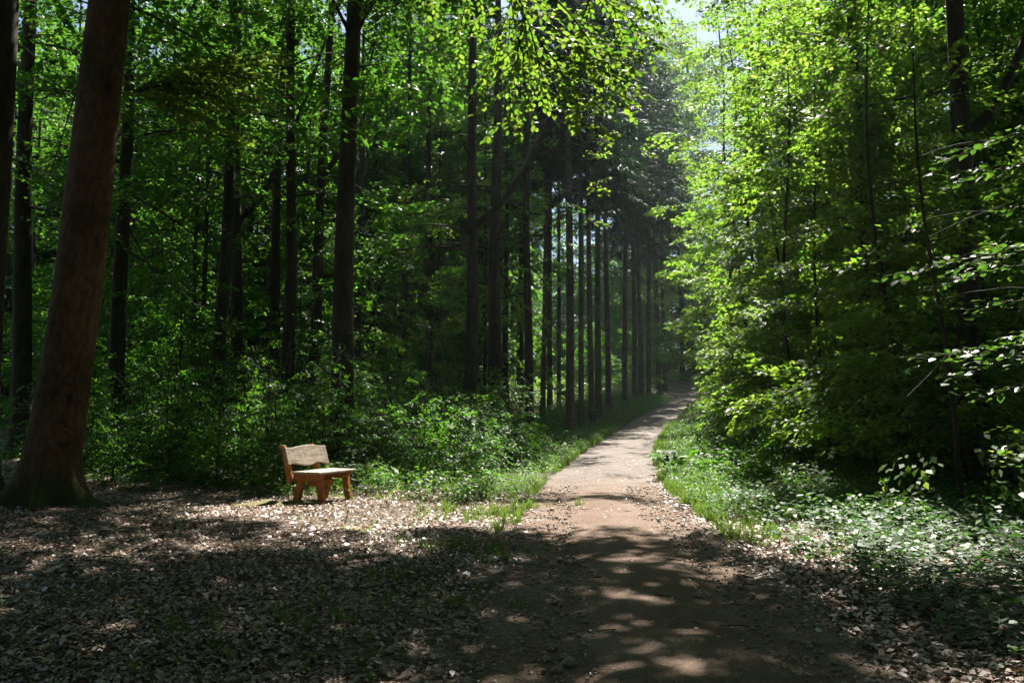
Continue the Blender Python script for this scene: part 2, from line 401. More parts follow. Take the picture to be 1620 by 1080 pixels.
def broadleaf(rng, H, r0, lean, zb, R, nb, per, flare=1.6, prof=.5, eln=5, fork=None, wob=.05, topr=.12, droop=.42, keepf=None):
    """returns trunk MB and spray arrays, in tree coordinates"""
    mb = MB()
    hs = np.concatenate([[-.3, 0, .12, .3, .6, 1.1], np.linspace(2, H, 14)])
    ph = rng.random(2)*6
    def centre(h):
        h = np.asarray(h, float)
        w_ = np.clip(h, 0, None)
        return np.stack([lean[0]*w_+wob*np.sin(w_*.45+ph[0])*np.clip(w_/4, 0, 1), lean[1]*w_+wob*np.sin(w_*.38+ph[1])*np.clip(w_/4, 0, 1), h], -1)
    def rad(h):
        h = np.clip(h, 0, H)
        return r0*((1-topr)*(1-h/H)**.8+topr)*(1+(flare-1)*np.exp(-h*3.2))
    mb.tube(centre(hs), rad(hs), 14 if r0 > .15 else 8, .05)
    P = []; YA = []
    if fork:
        fh, fdx, fdy, fl = fork
        c0 = centre(fh); tt = np.linspace(0, 1, 8)
        fp = c0+np.stack([fdx*fl*(tt**.75), fdy*fl*tt, fl*.95*tt**1.15], 1)
        mb.tube(fp, rad(fh)*.72*(1-tt*.8), 9, .04)
    for i in range(nb):
        fr = ((i+rng.random())/nb)
        h = zb+(H*.96-zb)*fr
        az = i*2.39996+rng.normal(0, .3)
        ln = R*((1-fr)**prof*.85+.18)*rng.uniform(.65, 1.15)
        el = math.radians(eln+40*fr+rng.normal(0, 9))
        tt = np.linspace(0, 1, 6)
        c0 = centre(h)
        bend = rng.normal(0, .25)
        dist = ln*math.cos(el)*tt
        aa = az+bend*tt
        bp = c0+np.stack([np.cos(aa)*dist, np.sin(aa)*dist, ln*(math.sin(el)*tt-droop*tt*tt*(1-.5*fr))], 1)
        br = min(.045, rad(h)*.35)*(1-tt*.9)*(.35+ln/R*.6)
        n = max(3, int(per*ln/R))
        t = .18+.82*rng.random(n)**.8
        lat = rng.uniform(-1, 1, n)*ln*.36*(1.15-t*.75)
        bx = np.stack([np.interp(t, tt, bp[:, k]) for k in range(3)], 1)
        pos = bx+np.stack([-np.sin(az)*lat, np.cos(az)*lat, -np.abs(lat)*.18+rng.normal(0, .14, n)], 1)
        ya = az+np.clip(lat*.55, -.9, .9)+rng.normal(0, .35, n)
        wood = 1.0
        if keepf is not None:
            kk = keepf(pos, ya)
            if not kk.any(): continue
            # wood only as far as there are leaves on it
            wood = 1.0 if t[kk].max() > .9 and kk.mean() > .5 else float(t[kk].max())*.8
            pos, ya, bx, t = pos[kk], ya[kk], bx[kk], t[kk]
        P.append(pos); YA.append(ya)
        if wood > .15:
            wp = np.stack([np.interp(tt*wood, tt, bp[:, q]) for q in range(3)], 1)
            mb.tube(wp, np.maximum(br, .006), 4)
            for q in range(min(3, len(pos))):
                if t[q] < wood: mb.tube(np.stack([bx[q], (bx[q]+pos[q])*.5+[0, 0, .03], pos[q]]), [.012, .008, .004], 4)
    P = np.concatenate(P); YA = np.concatenate(YA); n = len(P)
    return mb, P, YA, rng.normal(-.12, .22, n), rng.normal(0, .25, n)

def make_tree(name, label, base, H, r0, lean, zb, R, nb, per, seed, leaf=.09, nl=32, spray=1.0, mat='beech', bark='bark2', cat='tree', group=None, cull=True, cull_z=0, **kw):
    rng = np.random.default_rng(seed)
    root = thing(name, label, cat, tuple(base), group)
    crng = np.random.default_rng(seed+5000)
    def keepf(P, YA):
        W_ = P+np.asarray(base); lr = W_[:, 0]-road_x(W_[:, 1]); hh = W_[:, 2]-gz(W_[:, 0], W_[:, 1])
        k = ~culled(W_+spray*.45*np.stack([np.cos(YA), np.sin(YA), YA*0], 1), crng, .18*spray)
        if cull_z: k |= (P[:, 2] < cull_z) | (crng.random(len(P)) < .68)
        k &= ~(over_verge(W_) & (crng.random(len(P)) < .85))
        k &= ~((W_[:, 2] > 2.6+.56*W_[:, 1]) & (crng.random(len(P)) < .58))
        k &= ~(np.abs(lr) < np.interp(hh, [0, 3.5, 6, 9, 12], [3.6, 3.3, 2.2, .8, -1]))
        return k
    mb, P, YA, PI_, RO = broadleaf(rng, H, r0, lean, zb, R, nb, per, keepf=keepf if cull else None, **kw)
    sc_ = spray*rng.uniform(.75, 1.25, len(P))
    V = scatter(templates(nl, leaf/spray), P, YA, PI_, RO, sc_, rng)
    if cull: COVER.append((P+np.asarray(base), np.full(len(P), nl*leaf**2*.34)))
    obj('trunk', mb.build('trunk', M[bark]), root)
    if len(V): tag(obj('crown', leaves_mesh('crown', V, M[mat]), root), kind='stuff')
    return root

# ------------------------------------------------------------------ ground and path
def axis(parts):
    return np.unique(np.concatenate([np.arange(a, b, s) for a, b, s in parts]).round(4))
gx = axis([(-900, -100, 80), (-100, -30, 7), (-30, -12, 1.5), (-12, 14, .22), (14, 34, 1.0), (34, 110, 6), (110, 901, 79)])
gy = axis([(-300, -40, 40), (-40, 2, 3), (2, 20, .22), (20, 70, .6), (70, 130, 3), (130, 400, 27), (400, 1300, 90)])
X, Y = np.meshgrid(gx, gy)
Z = gz(X, Y)-.045*(1-sstep(.8, 1.35, np.abs(X-road_x(Y))))*((Y > -30) & (Y < 128))
nx_, ny_ = len(gx), len(gy)
ii = np.arange((nx_)*(ny_)).reshape(ny_, nx_)
F = np.stack([ii[:-1, :-1], ii[:-1, 1:], ii[1:, 1:], ii[1:, :-1]], -1).reshape(-1, 4)
g = obj('ground', mesh_from('ground', np.stack([X, Y, Z], -1).reshape(-1, 3), F, M['ground'], True))
tag(g, kind='structure')
py_ = np.concatenate([np.arange(-6, 30, .25), np.arange(30, 125, .8)])
ac = np.linspace(-1, 1, 25)
wl = 1.32+(fbm(py_*.9, py_*0+1, 5)-.5)*.5; wr = 1.32+(fbm(py_*.9, py_*0+7, 6)-.5)*.5
PXc = road_x(py_)[:, None]+np.where(ac[None] < 0, ac[None]*wl[:, None], ac[None]*wr[:, None])
PYc = np.repeat(py_[:, None], len(ac), 1)
cr = .012+.03*(1-ac**2)-.035*(np.exp(-((np.abs(ac)-.55)/.16)**2))
PZc = gz(PXc, PYc)+cr[None]+.03*(fbm(PXc*3.1, PYc*2.0, 71)-.5)*(1-ac[None]**4)
PZc[:, [0, -1]] = gz(PXc, PYc)[:, [0, -1]]-.035
ii = np.arange(PXc.size).reshape(PXc.shape)
F = np.stack([ii[:-1, :-1], ii[:-1, 1:], ii[1:, 1:], ii[1:, :-1]], -1).reshape(-1, 4)
tag(obj('path', mesh_from('path', np.stack([PXc, PYc, PZc], -1).reshape(-1, 3), F, M['path'], True)), kind='structure')

# ------------------------------------------------------------------ trees placed by their trunks in the photograph
def pix_tree(name, label, xb, yb, d, xt, yt, wpx, H, zb, R, nb, per, seed, **kw):
    b = at(xb, yb, d); t = at(xt, yt, d)
    lean = (t[0]-b[0])/(t[2]-b[2])
    z0 = float(gz(b[0], d)); bx = b[0]-lean*(b[2]-z0)
    kw['leaf'] = kw.get('leaf', .09)*1.45; kw.setdefault('nl', 33)
    return make_tree(name, label, (bx, d, z0), H, wpx*d/FPX/2, (lean, 0), zb, R, nb, int(per*1.6), seed, **kw)

# the big beech in front on the left: lobed root flare, carved bark
def big_beech():
    d = 12.3
    b = at(68, 800, d); t = at(176, 0, d); z0 = float(gz(b[0], d))
    lean = (t[0]-b[0])/(t[2]-b[2])
    base = np.array([b[0]+.02, d, z0]); H = 25; r0 = .40
    root = thing('beech_tree', 'thick brown beech trunk with mossy spreading roots, largest trunk, left of the bench', 'tree', tuple(base), 'tall trees on the left')
    hs = np.concatenate([[-.25, -.1, 0, .08, .16, .26, .4, .55, .75, 1.0, 1.4, 1.9], np.linspace(2.5, H, 22)])
    n = 40; a = np.linspace(0, 2*np.pi, n, endpoint=False)
    lobes = [(-.30, 1.75, .20), (-2.35, .75, .26), (3.35, 1.1, .30), (1.5, .7, .5), (-1.25, .75, .17), (.35, .6, .2)]     # angle, reach, width
    V = []
    for h in hs:
        r = .38*(1-max(h, 0)/H)**.62*(1+.06*np.exp(-max(h, 0)*1.0))
        rr = r*(1+.035*np.sin(a*3+h*.5)+.025*np.sin(a*5-h*.8)+.02*(vnoise(a*3, a*0+h*2.2, 4)-.5))
        for (la, re, wd) in lobes:
            da = np.angle(np.exp(1j*(a-la)))
            rr = rr+np.exp(-(da/wd)**2)*re*np.exp(-max(h+.02, 0)*(4.6 if re > .9 else 3.6))*(.62 if h >= 0 else .68)
        cx = lean*max(h, 0)+.05*math.sin(h*.5)*min(1, max(h, 0)/3); cy_ = .04*math.sin(h*.4)
        V.append(np.stack([cx+rr*np.cos(a), cy_+rr*np.sin(a), np.full(n, h)], 1))
    mb = MB(); j = np.arange(n); jn = (j+1) % n
    mb.add(np.concatenate(V), np.concatenate([np.stack([i*n+j, i*n+jn, (i+1)*n+jn, (i+1)*n+j], 1) for i in range(len(hs)-1)]))
    rng = np.random.default_rng(11)
    mb2, P, YA, PI_, RO = broadleaf(rng, H, .3, (lean, 0), 10.0, 7.5, 36, 25)
    # only the boughs of this second builder are wanted (its first tube is the plain trunk)
    off = mb2.V[0].shape[0]
    Vb = np.concatenate(mb2.V[1:]); Fb = np.concatenate(mb2.F[1:])-off
    mb.add(Vb, Fb)
    obj('trunk', mb.build('trunk', M['bark']), root)
    k = ~culled(P+base, rng); P, YA, PI_, RO = P[k], YA[k], PI_[k], RO[k]
    V = scatter(templates(34, .13), P, YA, PI_, RO, 1.05*rng.uniform(.8, 1.3, len(P)), rng)
    tag(obj('crown', leaves_mesh('crown', V, M['beech']), root), kind='stuff')
    # carved heart and old branch scars on the side facing the track
    def surf(px, py, out=.0):
        p = at(px, py, d-.36)-base
        c = np.array([lean*p[2], 0, 0]); q = p[:2]-c[:2]; r = .385*(1-p[2]/H)**.62*(1+.06*math.exp(-p[2]))
        q = q/max(np.linalg.norm(q), 1e-6)*(r+out)
        return np.array([c[0]+q[0], q[1], p[2]])
    mc = MB()
    tt = np.linspace(0, 2*np.pi, 22)
    hx = 16*np.sin(tt)**3; hy = 13*np.cos(tt)-5*np.cos(2*tt)-2*np.cos(3*tt)-np.cos(4*tt)
    mc.tube([surf(120+x*.42, 629-y*.55) for x, y in zip(hx, hy)], [.007]*22, 5)
    mc.tube([surf(120, y) for y in np.linspace(624, 644, 5)], [.006]*5, 5)
    mc.tube([surf(x, 624+.1*abs(x-120)) for x in np.linspace(116, 124, 5)], [.006]*5, 5)
    obj('carving', mc.build('carving', M['twig']), root)
    for (px, py, sw, sh) in [(118, 606, .07, .03), (110, 667, .05, .04), (98, 668, .03, .03), (119, 674, .04, .05), (103, 702, .05, .05), (111, 684, .03, .03), (140, 597, .10, .015), (160, 278, .12, .05), (190, 140, .09, .10)]:
        c = surf(px, py); ms = MB()
        ms.tube([c+[-sw, .03, -.006], c+[-sw*.5, 0, .004], c, c+[sw*.5, 0, .004], c+[sw, .03, -.006]], [.003, sh*.45, sh*.5, sh*.45, .003], 7)
        obj('bark_scar', ms.build('bark_scar', M['twig']), root)
    return root, base, lean
beechA, baseA, leanA = big_beech()

GL = 'tall trees on the left'
T = lambda *a, **k: pix_tree(*a, **k)
T('beech_tree', 'dark trunk cut by the left picture edge, leaning in at the top', -36, 700, 13.5, 2, 0, 60, 23, 9, 6, 26, 14, 21, leaf=.13, nl=26, spray=1.2, group=GL)
T('beech_tree', 'straight black trunk directly left of the thick brown beech', 31, 690, 19, 43, 200, 30, 22, 6, 4.6, 30, 14, 22, leaf=.10, group=GL)
T('beech_tree', 'dark trunk directly right of the thick brown beech', 183, 690, 20, 203, 60, 26, 21, 5.0, 4.4, 30, 14, 23, leaf=.095, group=GL)
T('beech_tree', 'slender dark trunk, left one of the thin pair right of the brown beech', 205, 640, 31, 215, 200, 11, 19, 7, 3.4, 22, 9, 24, leaf=.11, group=GL)
T('beech_tree', 'slender dark trunk, right one of the thin pair right of the brown beech', 238, 640, 34, 244, 200, 10, 19, 8, 3.4, 22, 9, 25, leaf=.11, group=GL)
T('beech_tree', 'left one of two thin twin stems standing close together behind the undergrowth', 305, 655, 27, 313, 300, 9, 18, 7, 3, 20, 9, 26, leaf=.10, group=GL)
T('beech_tree', 'right one of two thin twin stems standing close together behind the undergrowth', 319, 660, 26, 327, 300, 10, 18, 7, 3, 20, 9, 27, leaf=.10, group=GL)
T('beech_tree', 'dark trunk leaning slightly right, just left of the high forked one', 341, 660, 22, 373, 20, 23, 22, 6.5, 4.4, 30, 13, 28, leaf=.095, group=GL)
T('beech_tree', 'dark trunk that forks high up with one limb rising to the right', 372, 640, 25, 376, 200, 20, 20, 7, 4.2, 28, 12, 29, leaf=.10, group=GL, fork=(6.6, .42, -.05, 7.5))
T('beech_tree', 'dark trunk, left one of the close pair above the bench', 433, 600, 26.5, 442, 250, 18, 21, 8, 4, 26, 12, 30, leaf=.10, group=GL)
T('beech_tree', 'dark trunk, right one of the close pair above the bench', 455, 600, 24, 464, 0, 22, 23, 7, 4.3, 28, 13, 31, leaf=.095, group=GL)
T('beech_tree', 'dark trunk with side limbs leaning right, between the close pair and the broad black trunk', 496, 590, 26, 523, 0, 20, 22, 7, 4.2, 28, 13, 32, leaf=.10, group=GL, fork=(8.4, .3, .1, 6))
TL = T('beech_tree', 'broad straight black trunk rising from the undergrowth right of the bench', 543, 600, 18.5, 557, 0, 36, 25, 9, 5.2, 30, 15, 33, leaf=.10, group=GL, flare=1.25)
T('beech_tree', 'dark trunk that forks at mid height into two limbs, left of the spruces', 744, 570, 24, 750, 60, 22, 22, 5.0, 4.6, 34, 14, 34, leaf=.09, group=GL, fork=(6.6, .55, -.1, 6.5), mat='under')
T('beech_tree', 'wide dark trunk half hidden in leaves directly right of the forked tree', 783, 580, 28, 786, 200, 24, 21, 4.5, 4.2, 32, 13, 35, leaf=.095, group=GL)
T('beech_tree', 'thin dark trunk between the forked tree and the spruce row', 836, 585, 29, 833, 150, 15, 24, 5, 5.8, 44, 14, 36, leaf=.09, group=GL, mat='wall', prof=.35)

# ------------------------------------------------------------------ right side of the track
GR = 'beeches along the right edge of the track'
TR = T('beech_tree', 'dark bare trunk at upper right with a limb reaching right', 1535, 700, 14, 1513, 0, 36, 24, 9.2, 7.0, 40, 17, 41, leaf=.10, nl=32, group=GR, bark='bark2', fork=(6.2, .5, .1, 5))
T('beech_tree', 'dark trunk lost among shaded leaves left of the bare upper right trunk', 1372, 690, 19, 1348, 30, 24, 23, 2.6, 5.6, 46, 16, 42, leaf=.085, group=GR)
wall = [  # px, d, H, zb, R, nb, taper of the crown, label
 (1510, 11.5, 8, .7, 3.0, 26, .6, 'low bushy beech deep in shade at the right edge below the bare trunk'),
 (1420, 15.0, 11, .6, 3.6, 34, .6, 'dark bushy beech in shade behind the pale ground cover'),
 (1310, 17.5, 10, .5, 3.4, 36, .9, 'half shaded beech with leaves down to the ground, right of the verge'),
 (1262, 22, 13, .5, 4.2, 44, 1.0, 'bright beech with layered boughs above the fern verge'),
 (1235, 28, 16, .6, 5.0, 50, 1.0, 'sunlit beech with layered boughs midway along the right of the track'),
 (1205, 36, 21, .8, 5.8, 54, .8, 'sunlit tall beech leaning its boughs over the far track'),
 (1180, 47, 29, .8, 6.4, 60, .55, 'farthest large beech at the right of the track, hiding its bend'),
 (1330, 29, 22, 1.0, 5.0, 48, .6, 'tall leafy beech behind the front row on the right'),
 (1440, 24, 20, 1.5, 5.0, 42, .6, 'tall shaded beech behind the front row, left of the bare trunk'),
 (1590, 21, 20, 1.5, 5.0, 40, .6, 'leafy beech far back at the right edge behind the bare trunk'),
 (1250, 44, 29, 2.0, 6.0, 50, .6, 'very tall beech rising behind the sunlit row on the right'),
 (1165, 70, 44, .8, 9.0, 64, .35, 'hazy beech beyond the bend of the track'),
 (1012, 98, 48, 14, 8.5, 60, .5, 'very tall hazy beech whose top closes the gap above the spruces'),
 (1085, 104, 50, 6, 9, 60, .5, 'very tall hazy beech far back above the bend of the track')]
for k, (px, d, H, zb, R, nb, pf, lab) in enumerate(wall):
    b = at(px, 650, d); z0 = float(gz(b[0], d))
    lf = np.interp(d, [10, 20, 40, 60, 90], [.10, .135, .18, .24, .36])
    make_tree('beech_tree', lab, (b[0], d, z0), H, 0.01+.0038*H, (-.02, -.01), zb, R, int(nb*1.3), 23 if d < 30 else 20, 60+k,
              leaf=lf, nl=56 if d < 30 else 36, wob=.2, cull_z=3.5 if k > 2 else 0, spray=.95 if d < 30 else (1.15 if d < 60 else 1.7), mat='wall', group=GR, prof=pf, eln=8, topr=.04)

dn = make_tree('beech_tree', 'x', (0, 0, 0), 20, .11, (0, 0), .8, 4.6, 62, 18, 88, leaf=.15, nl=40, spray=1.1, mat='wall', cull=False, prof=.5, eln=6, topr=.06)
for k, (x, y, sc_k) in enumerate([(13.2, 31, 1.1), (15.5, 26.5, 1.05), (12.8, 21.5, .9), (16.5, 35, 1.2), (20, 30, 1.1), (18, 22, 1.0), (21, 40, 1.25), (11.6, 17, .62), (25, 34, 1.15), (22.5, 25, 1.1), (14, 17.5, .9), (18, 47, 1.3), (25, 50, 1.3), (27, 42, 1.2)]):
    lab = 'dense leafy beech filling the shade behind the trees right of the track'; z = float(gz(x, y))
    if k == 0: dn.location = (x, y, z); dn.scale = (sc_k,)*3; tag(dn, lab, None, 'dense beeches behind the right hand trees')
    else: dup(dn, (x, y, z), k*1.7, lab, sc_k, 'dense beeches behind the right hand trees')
for k, (x, y, sc_k) in enumerate([(20.5, 96, 2.3), (25.5, 106, 2.4), (16, 104, 2.3)]):
    dup(dn, (x, y, float(gz(x, y))), k*2.1, 'towering pale beech above the far bend of the track', sc_k, 'towering beeches above the bend')
# unseen neighbours added outside the frame so that their crowns shade the clearing
for k, (x, y, H, zb, R, nb, lab) in enumerate([
        (13.5, 13, 24, 13, 6.5, 34, 'unseen beech added off the right edge to shade the ground cover'),
        (10.5, 6.5, 22, 11, 5.5, 28, 'unseen beech added for shade beside the camera on the right'),
        (-11.5, 9, 24, 12, 6.0, 28, 'unseen beech added for shade outside the left edge'),
        (-5.5, -3, 21, 6, 6.0, 26, 'unseen beech added for shade behind the camera on the left'),
        (6, -5, 21, 6, 6.0, 26, 'unseen beech added for shade behind the camera on the right'),
        (0.5, -12, 21, 4, 6.0, 26, 'unseen beech added for shade well behind the camera by the track'),
        (-14, 2, 20, 3, 6.0, 26, 'unseen leafy beech added for shade off to the left of the camera'),
        (14, -1, 20, 3, 6.0, 26, 'unseen leafy beech added for shade off to the right of the camera'),
        (-5, 3.2, 22, 10.5, 7.0, 34, 'unseen broad beech added for shade close by on the left'),
        (5.2, .5, 22, 10.5, 7.0, 34, 'unseen broad beech added for shade close by on the right'),
        (-1.8, -3, 23, 9.5, 7.0, 34, 'unseen broad beech added for shade right behind the camera'),
        (-9.5, 5.5, 23, 11.5, 7.0, 34, 'unseen broad beech added for shade left of the clearing')]):
    make_tree('beech_tree', lab, (x, y, float(gz(x, y))), H, .28, (0, 0), zb, R, nb, 24, 90+k, leaf=.40, nl=17, spray=1.7, group='unseen shade trees around the camera', eln=12, droop=.25)

# unseen upper boughs added to shade the clearing and track where crowns are thin
def fill_shade(owners, rng):
    cs = .5; u0, u1, v0, v1 = -10, 9, -2, 15.5
    gu, gv = np.meshgrid(np.arange(u0, u1, cs)+cs/2, np.arange(v0, v1, cs)+cs/2)
    lai = np.zeros(gu.shape)
    for P, a in COVER:
        for _ in range(3):
            u, v = uv(P+rng.normal(0, .35, P.shape)*[1, 1, .3]); m = (P[:, 2] > 3)
            i = ((v-v0)/cs).astype(int); j = ((u-u0)/cs).astype(int)
            m &= (i >= 0) & (i < lai.shape[0]) & (j >= 0) & (j < lai.shape[1]) & (v > v0) & (u > u0)
            np.add.at(lai, (i[m], j[m]), a[m]/3/cs**2)
    print('leaf area over the clearing', np.percentile(lai, [10, 25, 50, 75, 90]).round(2))
    want = FILL_LAI
    for _ in range(12):
        need = np.argwhere(lai < want)
        if not len(need): break
        i, j = need[:, 0], need[:, 1]
        u = gu[i, j]+rng.uniform(-.3, .3, len(i)); v = gv[i, j]+rng.uniform(-.3, .3, len(i))
        z = np.maximum(10.5, 4.2+.95*v)+rng.random(len(i))*2.5
        P = np.stack([u+KU*z, v+KV*z, z], 1)
        k = ~culled(P, rng, .3)
        P = P[k]; lai[i, j] += .40
        yield P
FILL_LAI = 2.6
def apply_fill(owners):
    rng = np.random.default_rng(77)
    P = np.concatenate(list(fill_shade(owners, rng)))
    B = np.array([np.array(o.location) for o in owners])
    who = np.argmin(((P[:, None, :2]-B[None, :, :2])**2).sum(-1), 1)
    for w_, o in enumerate(owners):
        Q = P[who == w_]-B[w_]
        if not len(Q): continue
        n = len(Q)
        ya = np.arctan2(Q[:, 1], Q[:, 0])+rng.normal(0, .5, n)
        V = scatter(templates(24, .19), Q-.4*np.stack([np.cos(ya), np.sin(ya), ya*0], 1), ya, rng.normal(-.1, .2, n), rng.normal(0, .25, n), rng.uniform(.75, 1.05, n), rng)
        mb = MB()
        for q in Q[rng.permutation(n)[:min(n, 24)]]:
            s_ = np.array([0, 0, q[2]-1.2]); mb.tube([s_, s_*.6+q*.4+[0, 0, .25], q], [.05, .03, .008], 5)
        b = tag(obj('shade_boughs', mb.build('shade_boughs', M['bark2']), o), kind='stuff')
        tag(obj('leaves', leaves_mesh('leaves', V, M['beech']), b), kind='stuff')
    print('filled sprays', len(P))
# ------------------------------------------------------------------ spruces
def needle_template(rng, n=46):
    x = rng.random(n); off = rng.normal(0, .16, n)*(1.1-x)
    P = np.stack([x, off, -.25*x*x-np.abs(off)*.3+rng.normal(0, .03, n)], 1)
    D, W, Nn = frame_from(np.arctan2(off, .3)*1.2+rng.normal(0, .4, n), rng.normal(-.55, .3, n), rng.normal(0, .6, n))
    return leaf_quads(P, D, W, Nn, rng.uniform(.16, .32, n), .11).reshape(-1, 3)
NT = [needle_template(np.random.default_rng(s)) for s in range(5)]
def make_spruce(seed, H, r0, zdead, zb, R, lab, cat='tree', group=None, loc=(0, 0, 0)):
    rng = np.random.default_rng(seed)
    root = thing('spruce_tree', lab, cat, loc, group)
    mb = MB(); hs = np.concatenate([[-.3, 0, .2, .5, 1], np.linspace(2, H, 12)])
    lx, ly = rng.normal(0, .012, 2)
    cen = lambda h: np.stack([lx*np.asarray(h)+.04*np.sin(np.asarray(h)*.3), ly*np.asarray(h), np.asarray(h, float)], -1)
    mb.tube(cen(hs), r0*(.06+.94*(1-np.clip(hs, 0, H)/H)**.75)*(1+.35*np.exp(-np.clip(hs, 0, H)*2.5)), 10, .03)
    obj('trunk', mb.build('trunk', M['sbark']), root)
    md = MB()
    for i in range(34):
        h = rng.uniform(zdead, zb+3); az = rng.random()*6.28; ln = rng.uniform(.5, 1.9)*np.interp(h, [zdead, zb], [.6, 1.3])
        d = np.array([math.cos(az), math.sin(az), 0]); c = cen(h)
        md.tube([c, c+d*ln*.5+[0, 0, .05], c+d*ln+[0, 0, -.25*ln]], [.016, .011, .004], 4)
        for q in range(3):
            s_ = rng.uniform(.35, .95); p = c+d*ln*s_+[0, 0, -.2*ln*s_]; sd = rng.choice([-1, 1])
            md.tube([p, p+np.array([-d[1]*sd*.3+d[0]*.2, d[0]*sd*.3+d[1]*.2, -.18])], [.007, .003], 3)
    tag(obj('dead_branches', md.build('dead_branches', M['dead']), root), kind='stuff')
    nbr = 70; P = []; Yw = []; mg = MB()
    for i in range(nbr):
        fr = (i+rng.random())/nbr; h = zb+(H-zb)*fr; az = i*2.39996+rng.normal(0, .3)
        ln = R*(1-fr)**.75*rng.uniform(.7, 1.1)+.25
        n = max(3, int(ln*4.2)); t = rng.uniform(.12, 1, n)
        d = np.array([math.cos(az), math.sin(az), 0]); c = cen(h)
        lat = rng.uniform(-.22, .22, n)*ln
        pos = c+d*(ln*t)[:, None]+np.stack([-d[1]*lat, d[0]*lat, -.28*ln*t*t+rng.normal(0, .06, n)], 1)
        P.append(pos); Yw.append(az+rng.normal(0, .5, n))
        mg.tube([c, c+d*ln*.5+[0, 0, -.07*ln], c+d*ln+[0, 0, -.28*ln]], [.025, .015, .005], 4)
    P = np.concatenate(P); Yw = np.concatenate(Yw); n = len(P)
    V = scatter(NT, P, Yw, rng.normal(-.35, .25, n), rng.normal(0, .3, n), rng.uniform(.7, 1.15, n), rng)
    c = tag(obj('crown', leaves_mesh('crown', V, M['needle']), root), kind='stuff')
    tag(obj('branches', mg.build('branches', M['dead']), c), kind='stuff')
    return root
GS = 'spruces left of the far track'
sp_src = [make_spruce(s, H, r, 2.5, zb, R, 'x', group=GS) for s, H, r, zb, R in [(1, 30, .19, 13, 2.5), (2, 29, .155, 14, 2.2), (3, 31, .165, 11.5, 2.6)]]
sp_list = [  # px, py of the visible foot, distance, width px, label
 (901, 662, 33, 15, 'thickest spruce trunk at the left end of the row along the track'),
 (919, 645, 38, 10, 'thin spruce trunk just right of the thickest spruce'),
 (937, 655, 35, 10, 'spruce trunk, left one of a touching pair in the row along the track'),
 (947, 650, 36.5, 11.5, 'spruce trunk, right one of a touching pair in the row along the track'),
 (963, 633, 43, 11, 'lone spruce trunk right of the touching pair along the track'),
 (988, 620, 50, 9, 'spruce trunk with pale dead twigs, midway along the row'),
 (1004, 614, 54, 9, 'spruce trunk, first right of the one with pale dead twigs'),
 (1014, 613, 57, 9, 'spruce trunk, second right of the one with pale dead twigs'),
 (1026, 612, 55, 9, 'spruce trunk, third from the right end of the row along the track'),
 (1043, 614, 60, 9, 'spruce trunk, second from the right end of the row along the track'),
 (1052, 613, 57, 10, 'last spruce trunk at the right end of the row, beside the far bend'),
 (858, 620, 40, 9, 'spruce trunk left of the thickest one, nearest of those behind the leaves'),
 (870, 618, 44, 9, 'spruce trunk behind the row, second left of the thickest one'),
 (884, 620, 46, 7, 'thin spruce trunk behind the row, first left of the thickest one')]
for i, (px, py, d, wpx, lab) in enumerate(sp_list):
    while road_x(d)-at(px, py, d)[0] < (2.9 if i > 2 else 2.5) and d < 90: d += .5
    b = at(px, py, d); src = sp_src[i % 3]; r = [.19, .155, .165][i % 3]
    s = max(.8, min(1.25, wpx*d/FPX/2/r))
    z = float(gz(b[0], d))
    if i < 3:
        src.location = (b[0], d, z); src.scale = (s, s, 1); src['label'] = lab; src.rotation_euler = (0, 0, i*1.3)
    else:
        o = dup(src, (b[0], d, z), RNG.random()*6.28, lab); o.scale = (s, s, RNG.uniform(.92, 1.08))
for i in range(30):
    for _ in range(30):
        y = RNG.uniform(50, 100); x = RNG.uniform(-22, 26)*(y/70)
        if x/y > .02: continue
        if x < road_x(y)-4.5 and x > -.12*y-3: break
    o = dup(sp_src[i % 3], (x, y, float(gz(x, y))), RNG.random()*6.28, 'thin straight spruce deep in the dim stand '+('behind the spruce row' if x/y > .06 else 'left of the spruce row'), group='spruces deep in the stand '+('behind the row' if x/y > .06 else 'left of the row'))
    o.scale = (RNG.uniform(.75, 1.1),)*2+(RNG.uniform(.85, 1.1),)

# ------------------------------------------------------------------ the wood behind: shared trees
def shared(seed, H, r0, zb, R, nb, per, leaf, spray, mat, name, nl=26, **kw):
    return make_tree(name, 'x', (0, 0, 0), H, r0, (0, 0), zb, R, nb, per, seed, leaf=leaf, spray=spray, nl=nl, mat=mat, cull=False, **kw)
def spread(srcs, spots, lab_, group_, smin=.8, smax=1.2):
    for i, (x, y) in enumerate(spots):
        lab = lab_(x, y) if callable(lab_) else lab_; group = lab if callable(lab_) else group_
        src = srcs[i % len(srcs)]; z = float(gz(x, y)); s = RNG.uniform(smin, smax); rz = RNG.random()*6.28
        if i < len(srcs): src.location = (x, y, z); src.scale = (s,)*3; src.rotation_euler = (0, 0, rz); tag(src, lab, None, group)
        else: dup(src, (x, y, z), rz, lab, s, group)
def spots(n, f, mind, avoid=()):
    out = list(avoid); res = []
    for _ in range(n*40):
        p = f()
        if p is None: continue
        if all((p[0]-q[0])**2+(p[1]-q[1])**2 > mind*mind for q in out): out.append(p); res.append(p)
        if len(res) >= n: break
    return res
def f_far():
    y = RNG.uniform(42, 105); x = RNG.uniform(-.78, .1)*y
    return (x, y) if x < road_x(y)-9 and (x/y < -.03 or y > 88) else None
bw = [shared(200+i, [17, 20, 15, 22][i], .14, [.8, 1.5, .6, 2][i], [4.2, 4.8, 4, 5][i], 38, 18, .30, 1.6, 'beech', 'beech_tree') for i in range(4)]
